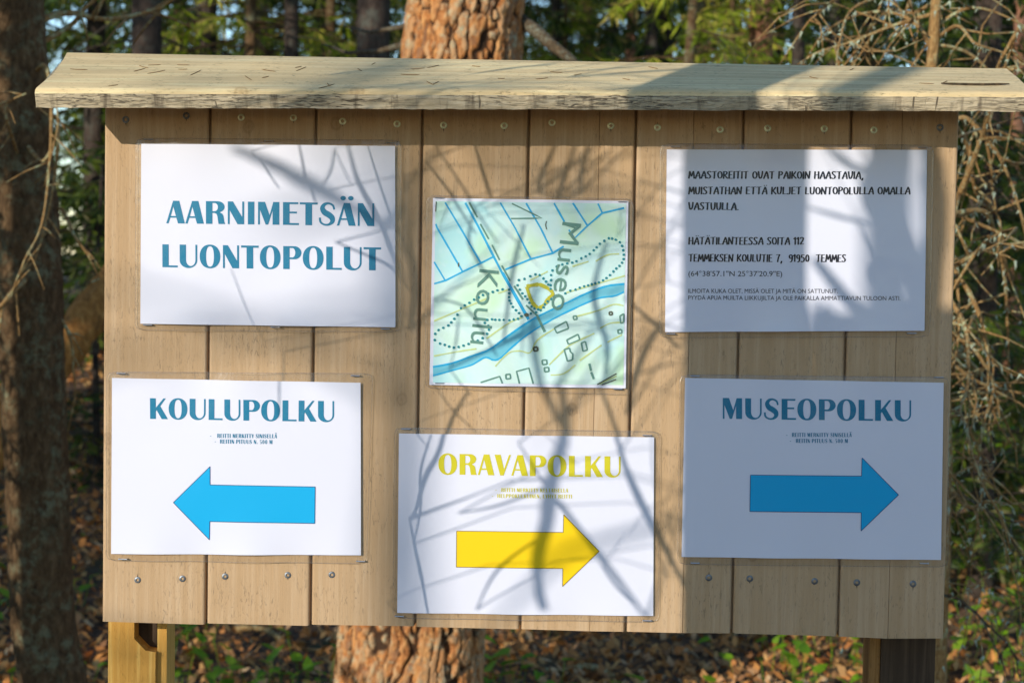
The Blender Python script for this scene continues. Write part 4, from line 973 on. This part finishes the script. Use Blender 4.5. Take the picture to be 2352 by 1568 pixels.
# --- leaning spruce trunk at the left edge
def left_spruce():
    Y = 2.25; rg = random.Random(14)
    C = [(15, -700, 118), (22, -300, 126), (31, 0, 134), (38, 117, 136), (46, 334, 140), (64, 523, 142), (71, 720, 144), (83, 1045, 141), (97, 1400, 143), (124, 1568, 158), (140, 1700, 178), (150, 1990, 240)]
    pts, rad = [], []
    for x, y, w in C:
        p = at(x, y, Y); pts.append(p); rad.append((at(x+w/2, y, Y).x-at(x-w/2, y, Y).x)/2)
    fine = catmull([(p.x, p.y, p.z, r) for p, r in zip(pts, rad)], 14)
    base = pts[-1]
    root = empty('spruce_tree', (base.x, Y, gh(base.x, Y)), 'grey-brown spruce trunk with lichen and dead twigs at the left edge, close beside the board', 'spruce')
    mb = MB(); n = 60
    fine.append((base.x+.0, Y, -.1, fine[-1][3]*1.15))
    top_ = fine[0]; ext = [(top_[0]-.05*k, Y, top_[2]+k*1.2, max(.015, top_[3]*(1-k*.13))) for k in range(7, 0, -1)]
    fine = ext+fine
    for x, y, z, r in fine:
        for k in range(n):
            a = 2*math.pi*k/n; w = Vector((math.cos(a)*r, math.sin(a)*r, z)); rr = r*(1+.05*noise.noise(w*14)+.05*noise.noise(w*50)+.03*noise.noise(w*110)+.03*noise.noise(Vector((w.x*12, w.y*12, z*2))))
            mb.v.append((x+rr*math.cos(a), y+rr*math.sin(a), z))
    for j in range(len(fine)-1):
        for k in range(n): mb.face((j*n+(k+1) % n, j*n+k, (j+1)*n+k, (j+1)*n+(k+1) % n))
    mb.build('trunk', M['bark_spruce'], root, True)
    def pathpts(L): return [at(*p) for p in L]
    BRS = [([(60, 330, Y-.05), (92, 400, Y-.25), (112, 240, Y-.3), (126, 160, Y-.3)][:1] + [(100, 370, Y-.15), (132, 300, Y-.2), (128, 230, Y-.2)], .006),
           ([(70, 180, Y), (105, 150, Y-.1), (118, 250, Y-.2), (112, 400, Y-.2), (95, 520, Y-.25), (60, 590, Y-.3), (40, 640, Y-.3)], .0055),
           ([(75, 250, Y), (128, 270, Y-.05), (133, 330, Y-.1), (115, 470, Y-.1), (80, 600, Y-.15)], .006),
           ([(80, 480, Y), (140, 480, Y), (170, 540, Y-.05), (205, 590, Y-.05), (228, 640, Y)], .006),
           ([(80, 700, Y), (140, 735, Y), (165, 790, Y), (168, 850, Y), (175, 900, Y)], .006),
           ([(60, 640, Y-.05), (30, 670, Y-.25), (5, 700, Y-.3), (-30, 730, Y-.3)], .009),
           ([(60, 60, Y), (150, 30, Y+.1), (250, 45, Y+.2), (360, 20, Y+.3), (420, -20, Y+.3)], .010),
           ([(70, 110, Y), (160, 60, Y+.1), (200, 15, Y+.1), (260, -30, Y+.1)], .008),
           ([(50, 380, Y), (20, 290, Y-.2), (15, 240, Y-.2), (60, 215, Y-.25)], .005)]
    for L, r in BRS:
        p = catmull([tuple(q) for q in pathpts(L)], 5); mb = MB(); mb.tube(p, [r*(1-.75*i/len(p)) for i in range(len(p))], 6, 0, .35)
        for q in p[4::2]:
            if rg.random() < .55:
                d = Vector((rg.gauss(0, 1), rg.gauss(0, .6), rg.gauss(-.5, .8))).normalized()*rg.uniform(.03, .13); v = Vector(q)
                mb.tube([v, v+d*.5+Vector((0, 0, -.01)), v+d+Vector((0, 0, -.03))], [r*.45, r*.35, r*.2], 4)
        mb.build('dead_branch', M['twig'], root, True)
    return root
left_spruce()

# --- dead lichen-hung spruce behind the right end of the board
def dead_spruce():
    rg = random.Random(23); Y = 1.75
    bx = at(2158, 1520, Y).x; tx = at(2146, 60, Y).x
    root = empty('dead_spruce', (bx, Y, gh(bx, Y)), 'dead spruce with a tangle of bare lichen-covered branches at the right of the board', 'dead tree')
    mb = MB(); tp = [Vector((bx+.01, Y, -.1)), Vector((bx, Y, .5)), Vector((bx-.006, Y, 1.2)), Vector((tx-.006, Y, 1.7)), Vector((tx+.004, Y, 2.1)), Vector((tx+.03, Y+.02, 2.8)), Vector((tx+.0, Y, 3.7))]
    f = catmull([tuple(p) for p in tp], 10); mb.tube(f, [.019-.012*i/len(f) for i in range(len(f))], 10, 0, .25)
    mb.build('trunk', M['twig'], root, True)
    lich = MB()
    def tuft(v, k=3):
        for _ in range(k):
            d = Vector((rg.gauss(0, 1), rg.gauss(0, 1), rg.gauss(-.2, 1))).normalized(); s_ = rg.uniform(.004, .011)
            a = v+d*s_*1.2; q = d.orthogonal().normalized()*s_*.6; w = d.cross(q)
            lich.add([v+q*.6, v-q*.3+w*.5, v-q*.3-w*.5, a+Vector((0, 0, -s_*.8))], [(0, 1, 3), (1, 2, 3), (2, 0, 3)])
    def branch(mb, p, r, twigs=1.0):
        mb.tube(p, [max(.0012, r*(1-.7*i/len(p))) for i in range(len(p))], 6, 0, .3)
        for i in range(3, len(p)):
            v = Vector(p[i])
            if rg.random() < .45: tuft(v, 3)
            if rg.random() < .34*twigs:
                d = Vector((rg.gauss(0, 1), rg.gauss(0, .8), rg.gauss(-.45, .7))).normalized(); L = rg.uniform(.05, .28); q = [v]
                for s_ in range(4):
                    d = (d+Vector((rg.gauss(0, .25), rg.gauss(0, .2), rg.gauss(-.08, .2)))).normalized(); q.append(q[-1]+d*L/4)
                    if rg.random() < .5: tuft(q[-1], 2)
                mb.tube(q, [r*.5, r*.45, r*.38, r*.3, r*.18], 5, 0, .3)
    z6 = lambda L: [(x*.3338+1568, y*.3338+523) for x, y in L]
    paths = [z6([(1700, 120), (1880, 310), (2000, 500), (2070, 700), (2105, 950), (2092, 1190)]), z6([(1750, -60), (2050, -120), (2140, 20), (2200, 250), (2228, 500), (2240, 900), (2228, 1190)]), z6([(1700, 300), (1870, 540), (1950, 700), (1966, 950), (1960, 1100), (1910, 1250), (1945, 1350)]),
             z6([(1750, 600), (1870, 745), (1980, 810), (2070, 930), (2140, 1100), (2070, 1350), (2040, 1560), (2060, 1690), (2083, 1810)]), z6([(1700, 800), (1860, 860), (1990, 940), (2110, 1070), (2190, 1110), (2270, 1140)]),
             z6([(1720, 330), (1880, 255), (2010, 180), (2090, 90), (2200, 30)]), z6([(1750, 880), (1870, 950), (2000, 1040), (2150, 1130), (2180, 1310)]), z6([(1740, 1090), (1900, 870), (1960, 700), (2010, 600), (2040, 560)]),
             [(2150, 560), (2215, 420), (2260, 300), (2300, 180), (2340, 60)], [(2150, 300), (2210, 270), (2250, 300), (2290, 350), (2330, 440), (2360, 560)], [(2150, 240), (2220, 330), (2240, 440), (2270, 470), (2290, 560)],
             z6([(1750, 1600), (1900, 1870), (2000, 1920), (2100, 1880), (2220, 1895), (2350, 1900)]),
             [(2150, 30), (2050, 60), (1960, 95), (1880, 120), (1830, 150)], [(2150, 110), (2080, 40), (1990, 30), (1900, 70), (1850, 140)], [(2150, -60), (2060, -20), (1960, 20), (1930, 90), (1920, 160)], [(2150, 60), (2220, 20), (2290, 30), (2370, 70)],
             [(2150, 0), (2100, 30), (2040, 25), (1990, 80), (1955, 150)], [(2150, 90), (2200, 60), (2240, 100), (2300, 120), (2370, 160)], [(2150, -120), (2060, -80), (1960, -30), (1880, 30), (1850, 60), (1790, 150)], [(2150, 130), (2110, 60), (2090, 0), (2100, -60)]]
    for i, L in enumerate(paths):
        yy = [Y + (.02 + .5*math.sin(i*2.1)*k/len(L)) for k in range(len(L))]
        p = [at(*q, y) for q, y in zip(L, yy)]
        r = (.0078, .007, .0065, .006)[i % 4] if i < 12 else .0048
        mb = MB(); branch(mb, [Vector(q) for q in catmull([tuple(v) for v in p], 6)], r); mb.build('branch', M['twig'], root, True)
    for k in range(34):                                   # finer branches all round
        z = rg.uniform(.75, 2.9); a = rg.uniform(-1.0, 2.0) if rg.random() < .7 else rg.uniform(0, 6.28); L = rg.uniform(.4, 1.1); t = min(1, max(0, z/2.2)); p = Vector((bx+(tx-bx)*t, Y, z)); d = Vector((math.cos(a), math.sin(a)*.9, rg.uniform(-.3, .25))); q = [p]
        if z < 1.25: L *= .6
        for s_ in range(11):
            d = (d+Vector((rg.gauss(0, .14), rg.gauss(0, .14), rg.gauss(-.17, .13)))).normalized(); q.append(q[-1]+d*L/11)
        mb = MB(); branch(mb, q, rg.choice((.0016, .002, .0028, .0042)), .9); mb.build('branch', M['twig'] if rg.random() < .6 else M['twig_dark'], root, True)
    lich.build('lichen', M['lichen'], root)
dead_spruce()

# --- spruce beside the viewer whose trunk and dead branches shade the board
def shade_spruce():
    t = 1.75; xa_, xb_ = at(1580, 800).x, at(1868, 800).x
    c = Vector(((xa_+xb_)/2, 0, 1.4)) + S*t; r = (xb_-xa_)/2*math.cos(R(SUN_AZ))
    root = empty('spruce_tree', (c.x, c.y, gh(c.x, c.y)), 'spruce with bare dead lower branches just left of the viewer', 'spruce')
    mb = MB(); pts = [(c.x+.01*math.sin(z*2), c.y, z) for z in np.linspace(-.1, 9, 40)]; mb.tube(pts, [r*(1.0 if z < 3 else max(.1, 1-(z-3)/6.5)) for z in np.linspace(-.1, 9, 40)], 40, 0, .05)
    mb.build('trunk', M['bark_spruce'], root, True)
    BLB = [  # shadow lines on the board and how thick and how far out the branch hangs
     ([(545, 345), (620, 375), (720, 425), (800, 470), (880, 520)], 9, 2.6), ([(700, 335), (712, 410), (735, 470)], 2.5, 1.6), ([(775, 345), (765, 400), (738, 445)], 2.2, 1.6), ([(805, 335), (830, 420), (880, 520), (915, 620)], 4.5, 1.7),
     ([(850, 335), (900, 500), (960, 640)], 2.4, 1.6), ([(780, 560), (850, 590), (905, 620), (970, 700)], 3, 1.7), ([(920, 400), (940, 520), (960, 660), (950, 760)], 6, 1.8), ([(980, 370), (1040, 450), (1100, 540)], 2.5, 1.6), ([(1000, 335), (1080, 455), (1150, 560)], 2.3, 1.6),
     ([(1090, 335), (1110, 400), (1130, 460)], 3, 1.6), ([(1275, 335), (1245, 400), (1236, 440)], 4, 1.5), ([(1322, 335), (1290, 420), (1280, 450)], 4, 1.5), ([(1352, 335), (1335, 400), (1330, 445)], 4.5, 1.5), ([(1230, 440), (1290, 452), (1340, 440)], 3, 1.5),
     ([(1130, 640), (1085, 560), (1100, 480)], 3, 1.6), ([(1165, 790), (1185, 640), (1210, 520)], 4, 1.7), ([(1240, 640), (1232, 760), (1250, 890), (1290, 980)], 6.5, 1.8), ([(1000, 690), (1080, 712), (1150, 820)], 2.6, 1.6), ([(1400, 560), (1370, 680), (1400, 800), (1390, 890)], 5, 1.9),
     ([(1075, 900), (1040, 960), (1015, 1040), (985, 1100), (966, 1170), (950, 1195)], 4, 1.55), ([(950, 1190), (964, 1262), (978, 1330), (993, 1410)], 3, 1.55), ([(1000, 1000), (976, 1080), (975, 1170), (960, 1250)], 2.4, 1.6), ([(1290, 890), (1300, 1000), (1275, 1100), (1262, 1200), (1240, 1300), (1255, 1400)], 8, 1.75),
     ([(1380, 890), (1420, 1000), (1450, 1100), (1500, 1210), (1570, 1340)], 4.5, 1.6), ([(1430, 1040), (1500, 1190), (1560, 1320), (1600, 1420)], 3, 1.6), ([(1290, 1150), (1370, 1260), (1430, 1340), (1490, 1420)], 5.5, 1.7), ([(1200, 1020), (1290, 1160), (1400, 1290)], 2.6, 1.6), ([(1440, 690), (1500, 740), (1560, 800)], 4, 1.6), ([(1520, 740), (1470, 830), (1440, 950)], 5, 1.7),
     ([(1060, 1180), (1160, 1160), (1260, 1120)], 2.3, 1.6), ([(1100, 1400), (1150, 1310), (1240, 1240)], 2.6, 1.6), ([(1140, 212), (1200, 170), (1270, 145)], 3, 1.6), ([(1380, 220), (1500, 188), (1620, 165)], 4, 1.6), ([(1290, 205), (1400, 175), (1480, 150)], 2.4, 1.6), ([(840, 215), (900, 180), (960, 160)], 2.6, 1.6),
     ([(2020, 340), (1995, 450), (2040, 560), (2000, 640), (2080, 740)], 9, 2.2), ([(2090, 335), (2070, 500), (2120, 640), (2100, 770)], 11, 2.3), ([(1860, 480), (1930, 500), (2010, 520)], 4, 1.8), ([(1880, 600), (1960, 700), (2060, 760)], 9, 2.0), ([(1900, 330), (1950, 380), (2020, 400)], 6, 2.0), ([(2140, 330), (2150, 500), (2140, 760)], 14, 2.3)]
    rq = random.Random(8)
    for _ in range(26):                                  # fine dead twigs
        x, y = rq.uniform(520, 1560), rq.uniform(330, 1420); a = rq.uniform(.75, 1.9); L_ = rq.uniform(60, 190); b_ = rq.uniform(-.25, .25)
        if y > 860 and x < 880: continue
        BLB.append(([(x, y), (x+L_*.5*math.cos(a), y+L_*.5*math.sin(a)), (x+L_*(.5*math.cos(a)+.5*math.cos(a+b_)), y+L_*(.5*math.sin(a)+.5*math.sin(a+b_)))], rq.uniform(1.0, 1.9), 1.6))
    for L, rm, tt in BLB:
        xm = max(at(*q).x for q in L)
        if rm < 5.2 and xm < .3: tt = max(.72, (xm+.79)/.815); rm *= .72
        elif rm < 7: rm *= .8
        p = [at(*q)+S*tt for q in L]; p = catmull([tuple(q) for q in p], 5)
        # the end nearer to the stem is joined to it
        d0 = (Vector(p[0])-c).xy.length; d1 = (Vector(p[-1])-c).xy.length
        if d1 < d0: p = p[::-1]
        e = Vector(p[0]); hub = Vector((c.x, c.y, min(3.2, e.z+.25))); k = [tuple(hub.lerp(e, s_) + Vector((0, 0, .05*math.sin(math.pi*s_)))) for s_ in (0, .35, .7)]
        mb = MB(); n0 = len(k); rr = rm*.001
        mb.tube(k+p, [.0007]*n0+[rr*(1-.5*abs(2*i/len(p)-1)) for i in range(len(p))], 6, 0, .25); mb.build('branch', M['twig'], root, True)
    return root
shade_spruce()
def shade_blocker():  # unseen blocker added to shade the board's lower right
    t = 3.2; a, b = at(1845, 1000), at(2215, 1000); c = Vector(((a.x+b.x)/2, 0, 0)) + Vector((S.x, S.y, 0))*t; r = (b.x-a.x)/2*math.cos(R(SUN_AZ))
    zt_ = at(2000, 790).z + S.z*t; mb = MB(); n = 36; rg = random.Random(4)
    zs = [-.1, .3, .9, 1.5, zt_-.12, zt_-.03, zt_]
    for i, z in enumerate(zs):
        for k in range(n):
            w = 2*math.pi*k/n; zz = z + (rg.uniform(-.03, .05) if i == len(zs)-1 else 0); rr = r*(1.1 if i == 0 else 1)*(1+.05*rg.uniform(-1, 1)); mb.v.append((c.x+rr*math.cos(w), c.y+rr*math.sin(w), zz))
    for j in range(len(zs)-1):
        for k in range(n): mb.face((j*n+k, j*n+(k+1) % n, (j+1)*n+(k+1) % n, (j+1)*n+k))
    mb.face(tuple((len(zs)-1)*n+k for k in range(n)))
    top(mb, 'shade_stump', M['bark_spruce'], (c.x, c.y, 0), 'unseen broken trunk added behind the viewer to shade the board', 'shade blocker', smooth=True)
shade_blocker()

# --- leaning rotten log lit orange, left between trunk and board
def rotten_log():
    p0, p1 = at(110, 850, 5.0), at(330, 560, 5.6); mb = MB(); n = 26; L = 34; ax = (p1-p0).normalized(); u = ax.orthogonal().normalized(); w = ax.cross(u)
    p0 = p0 - ax*((p0.z-gh(p0.x, p0.y))/ax.z if ax.z > .2 else 0)
    for i in range(L+1):
        c = p0.lerp(p1, i/L)
        for k in range(n):
            a = 2*math.pi*k/n; q = Vector((math.cos(a)*.1, math.sin(a)*.1, i*.05)); r = .10*(1+.22*noise.noise(q*16)+.12*noise.noise(q*45))*(1-.25*i/L)
            v = c+(u*math.cos(a)+w*math.sin(a))*r; mb.v.append(tuple(v))
    for i in range(L):
        for k in range(n): mb.face((i*n+k, i*n+(k+1) % n, (i+1)*n+(k+1) % n, (i+1)*n+k))
    mb.face(tuple(range(n))); mb.face(tuple(L*n+k for k in range(n)))
    top(mb, 'fallen_log', M['rot'], p0, 'leaning rotten log of orange wood left of the board, behind the spruce trunk', 'log', smooth=True)
rotten_log()
for i, (px, py, L, a, lab) in enumerate(((215, 1090, .5, .1, 'pale fallen branch on the ground left of the board'), (690, 1500, .6, -.4, 'thin fallen stick lying left of the big pine base'), (1270, 1560, .5, 2.6, 'short dark stick lying right of the big pine base'))):
    d = fwd + right*((px-1176)/KF) + up*((784-py)/KF); tt = 3.0
    for _ in range(60):
        q = CP+d*tt
        if q.z < gh(q.x, q.y): break
        tt += .15
    q = CP+d*tt; mb = MB(); pts = []
    for k in range(9):
        s_ = (k/8-.5)*L; x, y = q.x+s_*math.cos(a), q.y+s_*math.sin(a)+.03*math.sin(k*1.3); pts.append((x, y, gh(x, y)+.02+.02*math.sin(k)))
    mb.tube(pts, [.014-.001*k for k in range(9)], 7, 0, .2); top(mb, 'fallen_stick', M['twig'], q, lab, 'stick', smooth=True)

# ------------------------------------------------------------------ litter and low plants
rg = random.Random(5); mb = MB()
def in_view(x, y, z, mrg=1.1):
    d = Vector((x, y, z))-CP; f = d.dot(fwd)
    return f > .5 and abs(d.dot(right)/f)*KF < 1176*mrg and abs(d.dot(up)/f)*KF < 784*mrg
cnt = 0
while cnt < 38000:
    y = 1.6+12*rg.random()**1.5; x = rg.uniform(-1, 1)*(.36*(y+2)+.4)
    z = gh(x, y)
    if not in_view(x, y, z): continue
    s_ = rg.uniform(.010, .029)*(1+y*.03); a = rg.uniform(0, 6.28); tl = rg.uniform(-1, 1); tk = rg.uniform(-1.1, 1.1)
    u = Vector((math.cos(a), math.sin(a), tl)).normalized()*s_; w = Vector((-math.sin(a), math.cos(a), tk)).normalized()*s_*rg.uniform(.2, .75); c = Vector((x, y, z+.006+abs(tl)*s_+rg.uniform(0, .02)))
    mb.add([c-u, c-u*.2+w, c+u, c-u*.1-w], [(0, 3, 1), (3, 2, 1)]); cnt += 1
tag(mb.build('leaf_litter', M['litter']), 'brown fallen leaves and needles covering the forest floor', 'leaf litter', kind='stuff')
mb = MB(); cnt = 0; tries = 0
while cnt < 2600 and tries < 90000:
    tries += 1
    y = 1.8+11*rg.random()**1.3; x = rg.uniform(-1, 1)*(.34*(y+2)+.3); z = gh(x, y)
    if not in_view(x, y, z+.1, 1.06): continue
    dn = noise.noise((x*1.3, y*1.3, 8))*.6+.35 + (.6 if x > .8 else -.12)
    if rg.random() > dn: continue
    h = rg.uniform(.04, .15); a = rg.uniform(0, 6.28); b0 = Vector((x, y, z)); tip = b0+Vector((math.cos(a)*.03, math.sin(a)*.03, h))
    s_ = rg.uniform(.020, .046); tl = rg.uniform(-.4, .9); u = Vector((math.cos(a), math.sin(a), tl)).normalized(); w = Vector((-math.sin(a), math.cos(a), rg.uniform(-.4, .4))).normalized(); nn = u.cross(w)
    f_ = lambda p, q, o: tip+u*s_*p+w*s_*q+nn*s_*o
    mb.add([f_(-.2, 0, 0), f_(-.35, .35, .12), f_(.2, .55, .16), f_(.9, .32, .05), f_(1.6, 0, -.25), f_(.9, -.32, .05), f_(.2, -.55, .16), f_(-.35, -.35, .12), f_(.5, 0, -.03)],
           [(0, 8, 2, 1), (8, 4, 3, 2), (0, 7, 6, 8), (8, 6, 5, 4)])
    mb.add([b0, b0+Vector((.002, 0, 0)), tip+Vector((.002, 0, 0)), tip], [(0, 1, 2, 3)]); cnt += 1
tag(mb.build('ground_plants', M['plantleaf'], None, True), 'small bright green leafy plants growing through the leaf litter', 'plants', kind='stuff')
